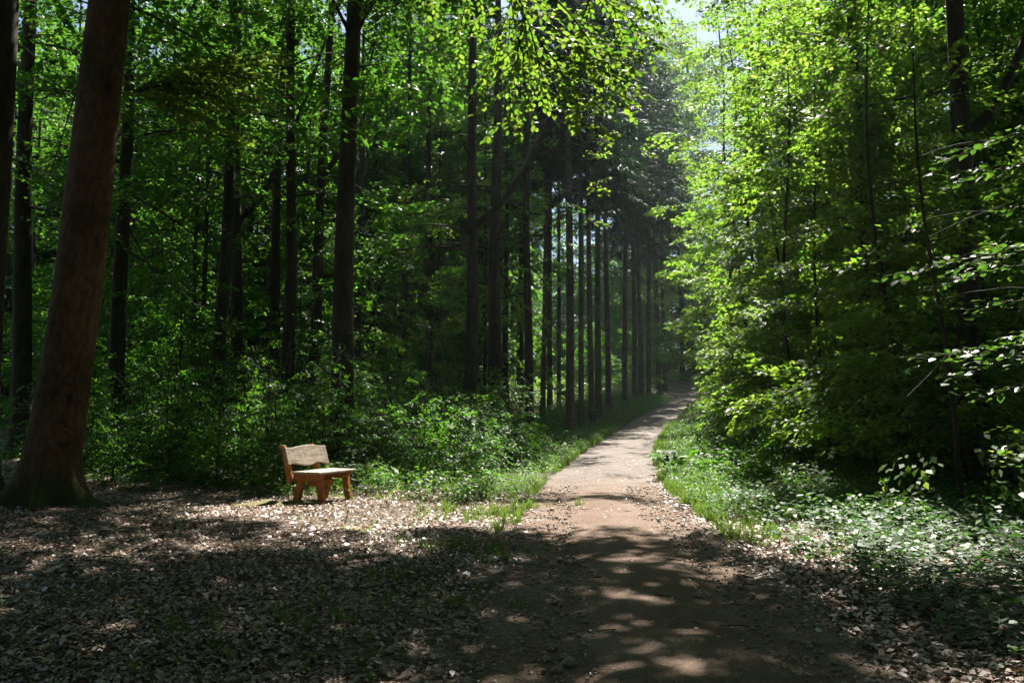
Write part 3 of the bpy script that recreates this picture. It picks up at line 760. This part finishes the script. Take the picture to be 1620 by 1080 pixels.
spread(bw, spots(70, f_far, 4.2), lambda x, y: 'leafy beech in the far sunlit wood '+('between the left edge and the bench' if x/y < -.36 else 'between the bench and the broad black trunk' if x/y < -.2 else 'between the broad black trunk and the spruces'), 'beeches far behind on the left', .85, 1.6)
def f_farr():
    y = RNG.uniform(52, 115); x = RNG.uniform(.20, .85)*y
    return (x, y) if x > road_x(y)+5.5 and (y > 60 or x > 20) else None
spread([dup(b, (0, 0, 0)) for b in bw[:2]], spots(34, f_farr, 5), 'leafy beech in the wood beyond the right hand trees', 'beeches far behind on the right')
def f_end():
    y = RNG.uniform(106, 135); x = RNG.uniform(8, 60)
    return (x, y) if abs(x-road_x(y)) > 3.5 or y > 118 else None
spread([dup(b, (0, 0, 0)) for b in bw[:2]], spots(26, f_end, 4), 'dim beech closing the view beyond the bend of the track', 'beeches beyond the bend')
def f_thin():
    y = RNG.uniform(30, 60); x = RNG.uniform(-.72, .02)*y
    return (x, y) if x < road_x(y)-7 else None
thn = [shared(230+i, 20, .12+.02*i, 13, 2.3, 13, 9, .24, 1.5, 'beech', 'beech_tree') for i in range(3)]
spread(thn, spots(74, f_thin, 2.0), lambda x, y: 'slim dark beech stem among many '+('behind the thick brown beech at far left' if x/y < -.42 else 'above and behind the bench' if x/y < -.22 else 'just right of the broad black trunk'), 'slim stems between the big trunks')
# young understorey trees between the trunks
def f_mid():
    y = RNG.uniform(21, 42); x = RNG.uniform(-.70, .0)*y
    return (x, y) if x < road_x(y)-5.5 else None
us = [shared(250+i, [6, 8, 5, 9][i], .04, [.8, 1.4, .6, 2][i], [1.9, 2.3, 1.8, 2.6][i], 24, 14, .12, .85, 'under', 'young_beech', nl=36) for i in range(4)]
spread(us, spots(18, f_mid, 3), lambda x, y: 'young beech with layered leaves growing '+('between the dark trunks at far left' if x/y < -.36 else 'between the dark trunks above the bench' if x/y < -.18 else 'right of the broad black trunk'), 'young beeches between the trunks')

spread([dup(b, (0, 0, 0)) for b in bw[:3]], [(-9, -9), (8, -10), (-3, -16), (4, -18), (-15, -6), (16, -8), (-20, 4), (20, 5), (-12, -18), (12, -18), (-24, -4), (24, -4), (0, -24), (-8, -26), (9, -27), (-22, 12), (22, 12), (18, 20)],
       'unseen leafy beech added for shade around and behind the camera', 'unseen shade trees around the camera', .9, 1.1)  # unseen tree copies added around the camera to block sky light
def f_gap():
    y = RNG.uniform(62, 100); x = RNG.uniform(.0, .19)*y
    return (x, y) if x < road_x(y)-4 else None
spread([dup(u, (0, 0, 0)) for u in us[1:]], spots(26, f_gap, 3), 'bright young beech seen through the spruce trunks', 'young beeches behind the spruce row', 1.0, 1.5)
# ------------------------------------------------------------------ undergrowth saplings by the bench
def f_sap():
    y = RNG.uniform(14.6, 27); x = RNG.uniform(-9.5, 4)
    l = road_x(y)-x
    if l < 2.6 or (y < 16 and l < 4.2): return None
    if x < -5.5 and y < 15: return None
    if ((x+2.3)/1.7)**2+((y-14.6)/2.0)**2 < 1: return None
    return (x, y)
sa = [shared(270+i, [1.5, 2.0, 1.2, 2.5, 1.7, 1.3][i], .014, .12, [.65, .75, .6, .85, .8, .6][i], 18, 7, .07, .45, 'under', 'beech_sapling', nl=20, cat='sapling', wob=.03, droop=.3, flare=1.1) for i in range(6)]
spread(sa, spots(150, f_sap, .62), lambda x, y: ('low front row beech sapling ' if y < 18 else 'beech sapling farther back ')+('in the thicket left of the bench' if x/y < -.24 else 'in the thicket right behind the bench' if x/y < -.13 else 'in the thicket between bench and track'), 'saplings in the thicket', .7, 1.15)
def f_sapr():
    y = RNG.uniform(13.5, 48); x = road_x(y)+RNG.uniform(3.9, 7)
    return (x, y)
spread([dup(b, (0, 0, 0)) for b in sa[:3]], spots(46, f_sapr, .9), lambda x, y: 'leafy sapling at the foot of the beeches on the right '+('behind the pale ground cover' if y < 20 else 'behind the ferns' if y < 30 else 'far along the track'), 'saplings along the right verge', .6, 1.0)

# ------------------------------------------------------------------ low plants (uncountable)
def herb_template(rng, n=15, leaf=.19):
    h = rng.uniform(.25, 1, n); az = np.arange(n)*2.4+rng.normal(0, .3, n); r = rng.uniform(.02, .38, n)*(1.2-h*.7)
    P = np.stack([np.cos(az)*r, np.sin(az)*r, h], 1)
    D, W, Nn = frame_from(az, rng.normal(-.15, .3, n), rng.normal(0, .3, n))
    return leaf_quads(P, D, W, Nn, leaf*rng.uniform(.7, 1.3, n), .33).reshape(-1, 3)
HT = [herb_template(np.random.default_rng(300+i)) for i in range(6)]
def grass_template(rng, n=14):
    az = rng.random(n)*6.28; P = np.stack([rng.normal(0, .12, n), rng.normal(0, .12, n), np.zeros(n)], 1)
    l = rng.uniform(.5, 1.1, n)[:, None]; b = rng.uniform(.15, .6, n)[:, None]
    D = np.stack([np.cos(az), np.sin(az), np.zeros(n)], 1); W = np.stack([-np.sin(az), np.cos(az), np.zeros(n)], 1)
    Zu = np.array([0, 0, 1.]); w_ = .022
    m = P+Zu*l*.6+D*b*.25*l; t = P+Zu*l*.92+D*b*l
    return np.stack([P-W*w_, P+W*w_, m+W*w_*.8, m-W*w_*.8, m-W*w_*.8, m+W*w_*.8, t+W*.003, t-W*.003], 1).reshape(-1, 3)
GT = [grass_template(np.random.default_rng(330+i)) for i in range(5)]
def plants(name, tpls, x, y, scale, mat, rng, tilt=.12, k=4):
    P = np.stack([x, y, gz(x, y)-.01], 1); n = len(P)
    V = scatter(tpls, P, rng.random(n)*6.28, rng.normal(0, tilt, n), rng.normal(0, tilt, n), scale, rng)
    o = obj(name, leaves_mesh(name, V, M[mat], k)); return tag(o, kind='stuff')
rng = np.random.default_rng(500)
# left verge and thicket floor
n = 6600; y = 11.5+48*rng.random(n)**1.5; l = 1.35+rng.random(n)**1.4*np.interp(y, [12, 16, 30, 60], [3.5, 7, 8, 7])
l += np.interp(y, [11.5, 13.2, 15, 17], [1.9, 1.1, .25, 0])
x = road_x(y)-l; keep = ((l < 2.2) | (fbm(x*.7, y*.7, 40) > .38)) & (y > 12.9+np.clip((l-2.0)*.4, 0, 1.3)+(fbm(x*.9, y*.4, 46)-.5)*1.2)
keep &= ((x+2.5)/1.5)**2+((y-13.2)/1.2)**2 > 1
x, y, l = x[keep], y[keep], l[keep]
plants('verge_herbs', HT, x, y, rng.uniform(.16, .5, len(x))*np.clip(.55+(l-1.3)*.35, .5, 1.1), 'herb', rng)
n = 2400; y = 22+42*rng.random(n); l = 1.4+rng.random(n)**1.3*3.2; x = road_x(y)-l
plants('lush_verge_herbs', HT, x, y, rng.uniform(.3, .7, n)*np.clip(.55+(l-1.3)*.4, .5, 1.1), 'herb', rng)
n = 2200; y = 42+75*rng.random(n); x = -.12*y+rng.random(n)*(.12*y+road_x(y)-3.5)
plants('far_herbs', HT, x, y, rng.uniform(.6, 1.3, n), 'herb', rng)
n = 4000; y = 12.6+30*rng.random(n)**1.2; x = -.68*y+rng.random(n)*(.68*y+1.0)
l = road_x(y)-x; keep = (l > 3.2) & (y > 14.1+(fbm(x*.9, y*.4, 46)-.5)*1.2)
keep &= ((x+2.5)/1.5)**2+((y-13.2)/1.2)**2 > 1
x, y = x[keep], y[keep]
plants('forest_floor_herbs', HT, x, y, rng.uniform(.14, .42, len(x)), 'under', rng)
# right verge
n = 6200; y = 10+52*rng.random(n)**1.5; l = 1.45+rng.random(n)**1.3*np.interp(y, [10, 14, 24, 60], [4.5, 5.5, 5, 5])
x = road_x(y)+l; keep = (fbm(x*.8, y*.8, 41) > .33) & (y > 11.5-(l-1.4)*.5+(fbm(x*1.3, y*.7, 48)-.5)*2)
x, y, l = x[keep], y[keep], l[keep]
plants('right_verge_herbs', HT, x, y, rng.uniform(.18, .55, len(x))*np.clip(.6+(l-1.3)*.35, .6, 1.2)*np.interp(y, [10, 14, 20], [.6, .75, 1]), 'herb', rng)
# grass on both verges and tufts in the litter
n = 2300; y = 9+50*rng.random(n)**1.6; sgn = np.where(rng.random(n) < .45, -1, 1)
l = 1.3+rng.random(n)**2*2.2; x = road_x(y)+sgn*l
keep = (fbm(x*1.0, y*1.0, 42) > .42) & ((sgn > 0) | (y > 11.0))
x, y = x[keep], y[keep]
ng = 1500; yg = 11+20*rng.random(ng)**1.3; x = np.append(x, road_x(yg)+1.4+rng.random(ng)**1.5*1.9); y = np.append(y, yg)
c = [(-.15, 8.7, .5), (-.75, 8.9, .45), (-.2, 10.4, .2), (2.9, 9.4, .45), (3.1, 10.2, .5), (-.9, 7.2, .5), (-1.4, 6.0, .6), (-.4, 6.4, .4), (-2.2, 5.2, .6), (-1.2, 4.9, .5), (1.1, 13.3, .08), (3.3, 8.5, .3), (-.15, 12.2, .25), (.15, 12.9, .3), (-1.0, 12.6, .3)]
for (a, b, r) in c:
    m_ = int(26*r*2); x = np.append(x, a+rng.normal(0, r*.6, m_)); y = np.append(y, b+rng.normal(0, r*.6, m_))
near = np.clip(np.interp(y, [5, 12, 30], [.09, .17, .34]), 0, 1)
plants('grass', GT, x, y, near*rng.uniform(.7, 1.4, len(x)), 'grass', rng, .2)
# pale low ground cover on the right
n = 13500; y = 3.4+10.3*rng.random(n); x = road_x(y)+1.75+rng.random(n)**.9*6
keep = (x < .80*y+1.5) & (fbm(x*1.1, y*1.1, 43)+.30*np.clip((x-road_x(y)-1.7)/1.2, 0, 1) > .56)
x, y = x[keep], y[keep]; n = len(x)
P = np.stack([x, y, gz(x, y)+rng.uniform(.03, .24, n)], 1)
def trio(rng):
    az = np.array([0, 2.1, 4.2])+rng.normal(0, .3, 3); z = np.zeros(3)
    D, W, Nn = frame_from(az, rng.normal(.05, .22, 3), rng.normal(0, .22, 3))
    return leaf_hex(np.stack([np.cos(az)*.08, np.sin(az)*.08, z], 1), D, W, Nn, rng.uniform(.7, 1.1, 3), .46).reshape(-1, 3)
CT = [trio(np.random.default_rng(350+i)) for i in range(8)]
V = scatter(CT, P, rng.random(n)*6.28, rng.normal(0, .16, n), rng.normal(0, .16, n), rng.uniform(.042, .08, n), rng)
gc = tag(obj('ground_cover', leaves_mesh('ground_cover', V, M['cover'], 6)), kind='stuff')
# a few taller stems with leaves among the ground cover
x = rng.uniform(2.9, 6.5, 60); y = rng.uniform(7, 12.5, 60)
plants('ground_cover_stems', HT, x, y, rng.uniform(.25, .5, 60), 'cover', rng)
# small seedlings dotted over the litter
n = 110; x = rng.uniform(-6.5, 0, n); y = rng.uniform(4.2, 12.5, n)
plants('seedlings', HT, x, y, rng.uniform(.06, .17, n), 'under', rng, .3)
n = 70; x = rng.uniform(-3.9, .3, n); y = 13.7+rng.normal(0, .25, n)
plants('clearing_edge_seedlings', HT, x, y, rng.uniform(.12, .3, n), 'young', rng, .3)

# ------------------------------------------------------------------ fallen leaves, pebbles, twigs
def litter(name, x, y, size, rng, lift=.012):
    n = len(x); az = rng.random(n)*6.28
    D, W, Nn = frame_from(az, rng.normal(0, .28, n), rng.normal(0, .38, n))
    P = np.stack([x, y, gz(x, y)+lift+rng.random(n)*.02], 1)-D*size[:, None]*.5
    V = leaf_quads(P, D, W, Nn, size, .30, rng.uniform(-.15, .3, n)[:, None]).reshape(-1, 3)
    return tag(obj(name, leaves_mesh(name, V, M['litter'])), kind='stuff')
n = 122000; y = 3.0+12*rng.random(n)**1.25; x = -.72*y-.5+rng.random(n)*(.72*y+.5+road_x(y)-.7)
l = road_x(y)-x
keep = (rng.random(n) < sstep(.95, 1.9, l+(fbm(x*1.2, y*1.2, 44)-.5)*.9)) & (y < 15.5) & (rng.random(n) < .35+1.1*sstep(.35, .6, fbm(x*1.4, y*1.4, 61)))
x, y = x[keep], y[keep]
litter('leaf_litter', x, y, rng.gamma(5, .0082, len(x)).clip(.015, .09)*np.interp(y, [3, 8], [.8, 1]), rng)
n = 30000; y = 3.2+17*rng.random(n)**1.2; l = rng.normal(1.7, .34, n); far_ = rng.random(n) < .45
l = np.where(far_, 1.6+rng.random(n)*5, l); x = road_x(y)+l
k = (l > 1.0) & (x < .75*y+1.5); x, y = x[k], y[k]
litter('verge_leaf_litter', x, y, rng.uniform(.03, .075, len(x)), rng)
n = 4500; y = 3.2+24*rng.random(n)**1.3; x = road_x(y)+rng.normal(0, .75, n)
litter('leaf_scraps_on_path', x, y, rng.uniform(.01, .034, n), rng, .03)
n = 8500; y = 3.2+14*rng.random(n)**1.3; x = road_x(y)+rng.uniform(-1.35, 1.35, n)
octv = np.array([[1, 0, 0], [0, 1, 0], [-1, 0, 0], [0, -1, 0], [0, 0, .7], [0, 0, -.7]])
octf = np.array([[0, 1, 4], [1, 2, 4], [2, 3, 4], [3, 0, 4], [1, 0, 5], [2, 1, 5], [3, 2, 5], [0, 3, 5]])
sz = rng.gamma(1.8, .006, n)+.003; rz = rng.random(n)*6.28
V = octv[None]*rng.uniform(.6, 1.2, (n, 6, 1))*sz[:, None, None]
V = np.stack([V[..., 0]*np.cos(rz)[:, None]-V[..., 1]*np.sin(rz)[:, None], V[..., 0]*np.sin(rz)[:, None]+V[..., 1]*np.cos(rz)[:, None], V[..., 2]], -1)
V += np.stack([x, y, gz(x, y)+.022], 1)[:, None]
tag(obj('pebbles', mesh_from('pebbles', V.reshape(-1, 3), (octf[None]+(np.arange(n)*6)[:, None, None]).reshape(-1, 3), M['stone'])), kind='stuff')
mt = MB()
for i in range(260):
    y0 = 3.4+11*rng.random()**1.2; x0 = rng.uniform(-.66*y0, road_x(y0)+1.2); a = rng.random()*6.28; ln = rng.uniform(.06, .32)
    p = np.array([x0, y0, float(gz(x0, y0))+.035]); d = np.array([math.cos(a), math.sin(a), rng.normal(0, .06)])
    mt.tube([p, p+d*ln*.5+[rng.normal(0, .015), rng.normal(0, .015), .008], p+d*ln], [.0045, .004, .002], 4)
tag(obj('fallen_twigs', mt.build('fallen_twigs', M['twig'])), kind='stuff')

# ------------------------------------------------------------------ ferns on the right verge
def frond_mesh(seed):
    rng = np.random.default_rng(seed); V = []
    n = 22; t = np.linspace(.12, 1, n)
    x = t*.8; z = .75*t-.62*t**2.4
    dx = .8; 
    for s_ in (-1, 1):
        ln = .24*np.sin(np.pi*np.clip(t*.93+.1, 0, 1))**.8+.02
        P = np.stack([x, t*0, z], 1)
        D, W, Nn = frame_from(s_*(1.2-.35*t), rng.normal(-.15, .08, n), rng.normal(0, .1, n))
        V.append(leaf_quads(P, D, W, Nn, ln, .13))
    xz = np.stack([x, t*0, z], 1); wv = np.array([0, .008, 0])
    V.append(np.stack([xz[:-1]-wv, xz[1:]-wv*.6, xz[1:]+wv*.6, xz[:-1]+wv], 1))
    return leaves_mesh('frond', np.concatenate(V).reshape(-1, 3), M['herb'])
FM = [frond_mesh(s) for s in range(4)]
f0 = None
for i, (px, d, s, lab) in enumerate([(1062, 20.5, 1.0, 'large arching fern at the edge of the track on the right verge'), (1085, 22, .85, 'fern just behind the large arching fern by the track'),
        (1050, 24, .8, 'small fern on the right verge farther along the track edge'), (1120, 19, .85, 'fern right of the large arching fern, nearer the beeches'),
        (1165, 17.5, .8, 'fern at the foot of the half shaded beech'), (1215, 16.0, .7, 'fern at the dark edge behind the ground cover')]):
    b = at(px, 700, d); z = float(gz(b[0], d))
    r = thing('fern', lab, 'fern', (b[0], d, z), 'ferns on the right verge', rng.random()*6)
    r.scale = (s,)*3
    for q in range(10):
        fo = obj('frond', FM[q % 4], r); fo.rotation_euler = (rng.normal(0, .1), rng.normal(-.25, .2), q*.628+rng.normal(0, .15)); fo.scale = (rng.uniform(.8, 1.15),)*3

# ------------------------------------------------------------------ near boughs reaching into the picture
def bough(twigs, leaf, rng, side=.5, drop=.25, step=.05, flat=.35):
    """twigs: list of (start, end, sag); returns leaf vertices (hex) and wood"""
    LV = []; mb = MB()
    def leafy(pts, l0, r):
        pts = np.asarray(pts); seg = np.linalg.norm(np.diff(pts, axis=0), axis=1); tot = seg.sum()
        n = max(3, int(tot/step)); t = (np.arange(n)+rng.random(n)*.5)/n
        cum = np.concatenate([[0], np.cumsum(seg)])/tot
        P = np.stack([np.interp(t, cum, pts[:, k]) for k in range(3)], 1)
        dr = np.stack([np.interp(np.clip(t+.02, 0, 1), cum, pts[:, k])-np.interp(np.clip(t-.02, 0, 1), cum, pts[:, k]) for k in range(3)], 1)
        yaw = np.arctan2(dr[:, 1], dr[:, 0])+np.where(np.arange(n) % 2, 1, -1)*rng.uniform(.5, 1.1, n)
        yaw[-1] = math.atan2(dr[-1, 1], dr[-1, 0])
        D, W, Nn = frame_from(yaw, rng.normal(-drop, flat, n), rng.normal(0, flat, n))
        LV.append((P, D, W, Nn, l0*rng.uniform(.65, 1.15, n)))
        mb.tube(pts, np.linspace(r, .0015, len(pts)), 4)
    for (a, b, sag) in twigs:
        a = np.asarray(a, float); b = np.asarray(b, float); t = np.linspace(0, 1, 7)[:, None]
        pts = a+(b-a)*t+np.array([0, 0, 1.])*sag*4*t*(1-t)+rng.normal(0, .02, (7, 3))*t
        ln = np.linalg.norm(b-a); leafy(pts, leaf, .006+.004*ln)
        m_ = int(ln/.10)
        for q in range(m_):
            s_ = .15+.8*(q+rng.random()*.6)/m_; p = np.array([np.interp(s_, t[:, 0], pts[:, k]) for k in range(3)])
            dv = (b-a)/ln; yaw = math.atan2(dv[1], dv[0])+(1 if q % 2 else -1)*rng.uniform(.5, 1.0)
            sl = side*(1.15-s_)*rng.uniform(.6, 1.2)+.1
            e = p+np.array([math.cos(yaw)*sl, math.sin(yaw)*sl, dv[2]*sl*.6-drop*sl*.7+rng.normal(0, .05)])
            leafy([p, (p+e)/2+[0, 0, .02], e], leaf, .004)
    return [np.concatenate([q[k] for q in LV]) for k in range(5)], mb
LEAF1 = {}
def hang_leaves(LV, mat, br, org, single=300):
    """the leaves nearest to the camera are parts of their own, the others one joined part"""
    from mathutils import Matrix
    P, D, W, Nn, l = LV
    near = np.argsort(np.linalg.norm(P+org-[0, 0, CAM_Z], axis=1)/l)
    a, b = near[:single], near[single:]
    if mat not in LEAF1:
        e = np.eye(3)
        LEAF1[mat] = [leaves_mesh('leaf', leaf_hex(np.zeros((1, 3)), e[:1], e[1:2], e[2:], np.ones(1), w_).reshape(-1, 3), M[mat], 6) for w_ in (.34, .38, .42)]
    for i in a:
        o = obj('leaf', LEAF1[mat][i % 3], br)
        R = np.eye(4); R[:3, 0] = D[i]*l[i]; R[:3, 1] = W[i]*l[i]; R[:3, 2] = Nn[i]*l[i]; R[:3, 3] = P[i]
        o.matrix_basis = Matrix(R.tolist())
    if len(b): tag(obj('leaves', leaves_mesh('leaves', leaf_hex(P[b], D[b], W[b], Nn[b], l[b]).reshape(-1, 3), M[mat], 6), br), kind='stuff')
def bough_tree(label, cat, base, r0, H, limb_pts, twigs, leaf, mat, seed, crown=True, **kw):
    rng = np.random.default_rng(seed)
    root = thing('beech_tree', label, 'tree', tuple(base), 'trees reaching in from outside the frame')
    base = np.asarray(base, float)
    mb, P, YA, PI_, RO = broadleaf(rng, H, r0, (0, 0), 10, 5.2, 32, 20, eln=20, droop=.15)
    k = ~culled(P+base, rng)
    for lp in limb_pts: mb.tube(np.asarray(lp, float)-base, np.linspace(.032, .006, len(lp)), 6)
    obj('trunk', mb.build('trunk', M['bark2']), root)
    V = scatter(templates(30, .16), P[k], YA[k], PI_[k], RO[k], rng.uniform(1.1, 1.5, k.sum()), rng)
    tag(obj('crown', leaves_mesh('crown', V, M['beech']), root), kind='stuff')
    LV, wb = bough([(np.asarray(a)-base, np.asarray(b)-base, s) for a, b, s in twigs], leaf, rng, **kw)
    br = obj('branch', wb.build('branch', M['twig']), root)
    hang_leaves(LV, mat, br, base)
    return root
# yellow-green branch hanging in over the track, top centre
d = 5.3
tw = []
for (x0, y0, x1, y1, dd) in [(800, -60, 880, 195, 0), (830, 20, 800, 215, .1), (850, 60, 935, 210, -.1), (880, 0, 1010, 175, .15), (900, -40, 1050, 90, .3), (760, -60, 720, 70, .2), (700, -60, 640, 30, .3),
                             (840, -30, 760, 120, .25), (960, -60, 1060, 30, .2), (870, 40, 980, 150, -.2), (620, -70, 560, 10, .1), (820, 60, 840, 170, -.3), (940, -20, 900, 120, .4), (780, -40, 840, 60, -.2), (890, 60, 1000, 120, .5)]:
    tw.append((at(x0, y0, d+dd), at(x1, y1, d+dd+.25), .05))
limb = [(3.6, 1.4, 5.0), (2.6, 3.0, 5.6), (1.5, 4.6, 5.4), tuple(at(830, -60, d))]
bt1 = bough_tree('beech whose yellow-green backlit branch hangs over the track at top centre', 'tree', (3.8, 1.2, float(gz(3.8, 1.2))), .26, 21,
           [limb, [(1.5, 4.6, 5.4), tuple(at(700, -70, d+.3))], [(1.5, 4.6, 5.4), tuple(at(960, -70, d+.2))]], tw, .056, 'young', 601, side=.42, drop=.35, flat=.42, step=.024)
# glossy boughs from the right
tw = []
for (x1, y1, y0, dd) in [(1478, 262, 190, 5.7), (1500, 300, 250, 5.6), (1575, 350, 300, 5.4), (1398, 440, 395, 5.8), (1470, 455, 420, 5.5), (1520, 500, 470, 5.3), (1430, 582, 545, 5.7), (1490, 600, 560, 5.5), (1540, 640, 610, 5.2), (1560, 560, 530, 5.9), (1600, 720, 680, 5.0), (1530, 420, 380, 5.9), (1590, 290, 220, 5.3)]:
    tw.append((at(1720, y0, dd-.1), at(x1, y1, dd+.2), .06))
bs = (5.6, 5.4, float(gz(5.6, 5.4)))
bt2 = bough_tree('beech outside the right edge with glossy leaf sprays reaching in at mid height', 'tree', bs, .2, 18,
           [[(5.6, 5.4, z-.4), (4.9, 5.45, z), tuple(at(1720, yy, 5.5))] for z, yy in [(3.6, 200), (3.3, 290), (2.9, 400), (2.6, 545), (2.2, 640)]], tw, .078, 'side', 602, side=.40, drop=.10, flat=.28, step=.05)
apply_fill([beechA, TL, TR, bt1, bt2])
# yellowish bough of the big beech reaching over to the right
tw = []
for (x1, y1, dd, sg) in [(470, 95, .2, .2), (455, 130, -.4, .25), (400, 190, -.6, .25), (385, 240, -.9, .2), (330, 110, .3, .15), (300, 215, -.6, .2), (430, 170, -1.0, .3), (350, 150, .5, .2), (400, 110, -.2, .2), (280, 150, .2, .1)]:
    s0 = at(205, 150, 12.3); tw.append((s0-baseA, at(x1, y1, 12.3+dd)-baseA, sg))
LV, wb = bough(tw, .095, np.random.default_rng(603), side=1.0, drop=.2, flat=.3, step=.05)
br = obj('branch', wb.build('branch', M['twig']), beechA); hang_leaves(LV, 'young', br, baseA, 0)

# ------------------------------------------------------------------ the bench
def poly_prism(name, yz, x0, x1, mat, parent, bevel=.007):
    n = len(yz); V = [(x0, y, z) for y, z in yz]+[(x1, y, z) for y, z in yz]
    F = [tuple(range(n)), tuple(range(2*n-1, n-1, -1))]+[(i, i+n, (i+1) % n+n, (i+1) % n) for i in range(n)]
    me = bpy.data.meshes.new(name); me.from_pydata(V, [], F); me.update(); me.materials.append(M[mat])
    import bmesh
    bm = bmesh.new(); bm.from_mesh(me); bmesh.ops.recalc_face_normals(bm, faces=bm.faces)
    bmesh.ops.bevel(bm, geom=list(bm.edges), offset=bevel, segments=2, affect='EDGES', profile=.6); bm.to_mesh(me); bm.free()
    return obj(name, me, parent)
def plank(name, x0, x1, c, u, wd, th, parent, seed, wave=.014):
    """live-edged board: c centre (y, z), u unit vector across its width in y-z"""
    rng = np.random.default_rng(seed); n = 26; xs = np.linspace(x0, x1, n); nrm = np.array([-u[1], u[0]])
    top = wd/2+np.interp(xs, np.linspace(x0, x1, 8), rng.normal(0, wave, 8)); bot = -wd/2+np.interp(xs, np.linspace(x0, x1, 8), rng.normal(0, wave, 8))
    V = []; m_ = 10
    for i, x in enumerate(xs):
        e = .006
        loop = [(bot[i], -th/2+e), (bot[i]+e, -th/2), (top[i]-e, -th/2), (top[i], -th/2+e), (top[i], th/2-e), (top[i]-e, th/2), (0, th/2+rng.normal(0, .0012)), (bot[i]+e, th/2), (bot[i], th/2-e), (bot[i]-.002, 0)]
        for a, b in loop: V.append((x, c[0]+u[0]*a+nrm[0]*b, c[1]+u[1]*a+nrm[1]*b))
    F = [(i*m_+j, (i+1)*m_+j, (i+1)*m_+(j+1) % m_, i*m_+(j+1) % m_) for i in range(n-1) for j in range(m_)]
    F += [tuple(range(m_)), tuple(range(n*m_-1, (n-1)*m_-1, -1))]
    import bmesh
    me = bpy.data.meshes.new(name); me.from_pydata(V, [], F); me.update(); me.materials.append(M['plank'])
    bm = bmesh.new(); bm.from_mesh(me); bmesh.ops.recalc_face_normals(bm, faces=bm.faces); bm.to_mesh(me); bm.free()
    return obj(name, me, parent)
ANG = math.radians(68)
lf_ = hit(506, 798); zb_ = float(gz(lf_[0], lf_[1]))
# left front foot is at local (-.46, -.25)
cx = lf_[0]-(math.cos(ANG)*-.46-math.sin(ANG)*-.25); cyy = lf_[1]-(math.sin(ANG)*-.46+math.cos(ANG)*-.25)
zc = float(gz(cx, cyy))
bench = thing('park_bench', 'rustic wooden bench with orange frame and grey planks in a patch of sun', 'bench', (cx, cyy, zc), None, ANG)
bench.scale = (1.09,)*3
for x in (-.50, .19):
    fr = poly_prism('side_beam', [(-.30, .44), (.27, .44), (.27, .345), (-.17, .345), (-.30, .40)], x, x+.085, 'frame', bench)
    poly_prism('leg', [(-.12, .40), (-.21, .40), (-.30, -.04), (-.20, -.04)], x+.088, x+.165, 'frame', bench)
    poly_prism('leg', [(.08, .40), (.18, .40), (.29, -.04), (.18, -.04)], x+.088, x+.165, 'frame', bench)
    poly_prism('back_post', [(.16, .36), (.255, .30), (.405, .86), (.335, .86)], x-.062, x-.003, 'frame', bench)
poly_prism('stretcher', [(.06, .33), (.0, .33), (.0, .25), (.06, .25)], -.34, .25, 'frame', bench)
plank('seat_plank', -.56, .38, (-.195, .460), (1, 0), .235, .036, bench, 1)
plank('seat_plank', -.56, .38, (.055, .460), (1, 0), .235, .036, bench, 2)
ub = np.array([.15, .50]); ub = ub/np.linalg.norm(ub)
plank('backrest', -.60, .40, (.262, .70), ub, .285, .045, bench, 5, .016)

# moss on the ground beside the bench, a bare twig in front of it
def lump(name, x, y, rx, ry, h, mat, seed):
    na, nr = 28, 7; a = np.linspace(0, 2*np.pi, na, endpoint=False); V = [(x, y, float(gz(x, y))+h)]
    F = []
    for k in range(1, nr+1):
        r = k/nr; rr = r*(1+.25*np.sin(a*2+seed)+.12*np.sin(a*5+seed*2))
        px_, py2 = x+rx*rr*np.cos(a), y+ry*rr*np.sin(a)
        z = gz(px_, py2)+h*(1-r**2)*(.6+.8*vnoise(px_*7, py2*7, seed))-.02*(k == nr)
        V += list(zip(px_, py2, z))
    for k in range(nr-1):
        for j in range(na): F.append((1+k*na+j, 1+(k+1)*na+j, 1+(k+1)*na+(j+1) % na, 1+k*na+(j+1) % na))
    F += [(0, 1+j, 1+(j+1) % na) for j in range(na)]
    me = bpy.data.meshes.new(name); me.from_pydata(V, [], F); me.update(); me.materials.append(M[mat])
    me.polygons.foreach_set('use_smooth', np.ones(len(F), bool))
    return tag(obj(name, me), kind='stuff')
p = hit(415, 799); lump('moss', p[0], p[1], .42, .3, .07, 'moss', 1)
p = hit(468, 798); lump('moss', p[0], p[1], .35, .35, .05, 'moss', 2)
p = hit(560, 838); lump('moss', p[0], p[1], .5, .15, .025, 'moss', 4)
mt = MB(); p0 = hit(543, 832); p0[2] = float(gz(p0[0], p0[1]))-.02; p1 = at(551, 801, p0[1])
mt.tube([p0, (p0+p1)/2+[.012, 0, 0], p1], [.006, .005, .002], 5); q = (p0+p1)/2+[.012, 0, 0]; mt.tube([q, q+[.03, .01, .07]], [.003, .001], 4)
tag(obj('bare_twig', mt.build('bare_twig', M['twig'])), 'thin bare twig standing upright in the bright litter in front of the bench', 'twig')

# ------------------------------------------------------------------ the damp air of the wood
import bmesh
bm = bmesh.new(); bmesh.ops.create_cube(bm, size=1); me = bpy.data.meshes.new('haze'); bm.to_mesh(me); bm.free()
hz = obj('haze', me, None, (0, 500, 30)); hz.scale = (1900, 1800, 64)
mh, th, oh = mat_new('haze'); pv = N(th, 'VolumePrincipled'); pv.inputs['Density'].default_value = HAZE; pv.inputs['Color'].default_value = (.78, .92, 1, 1); pv.inputs['Anisotropy'].default_value = .5
th.links.new(pv.outputs[0], oh.inputs['Volume']); me.materials.append(mh); tag(hz, kind='stuff')
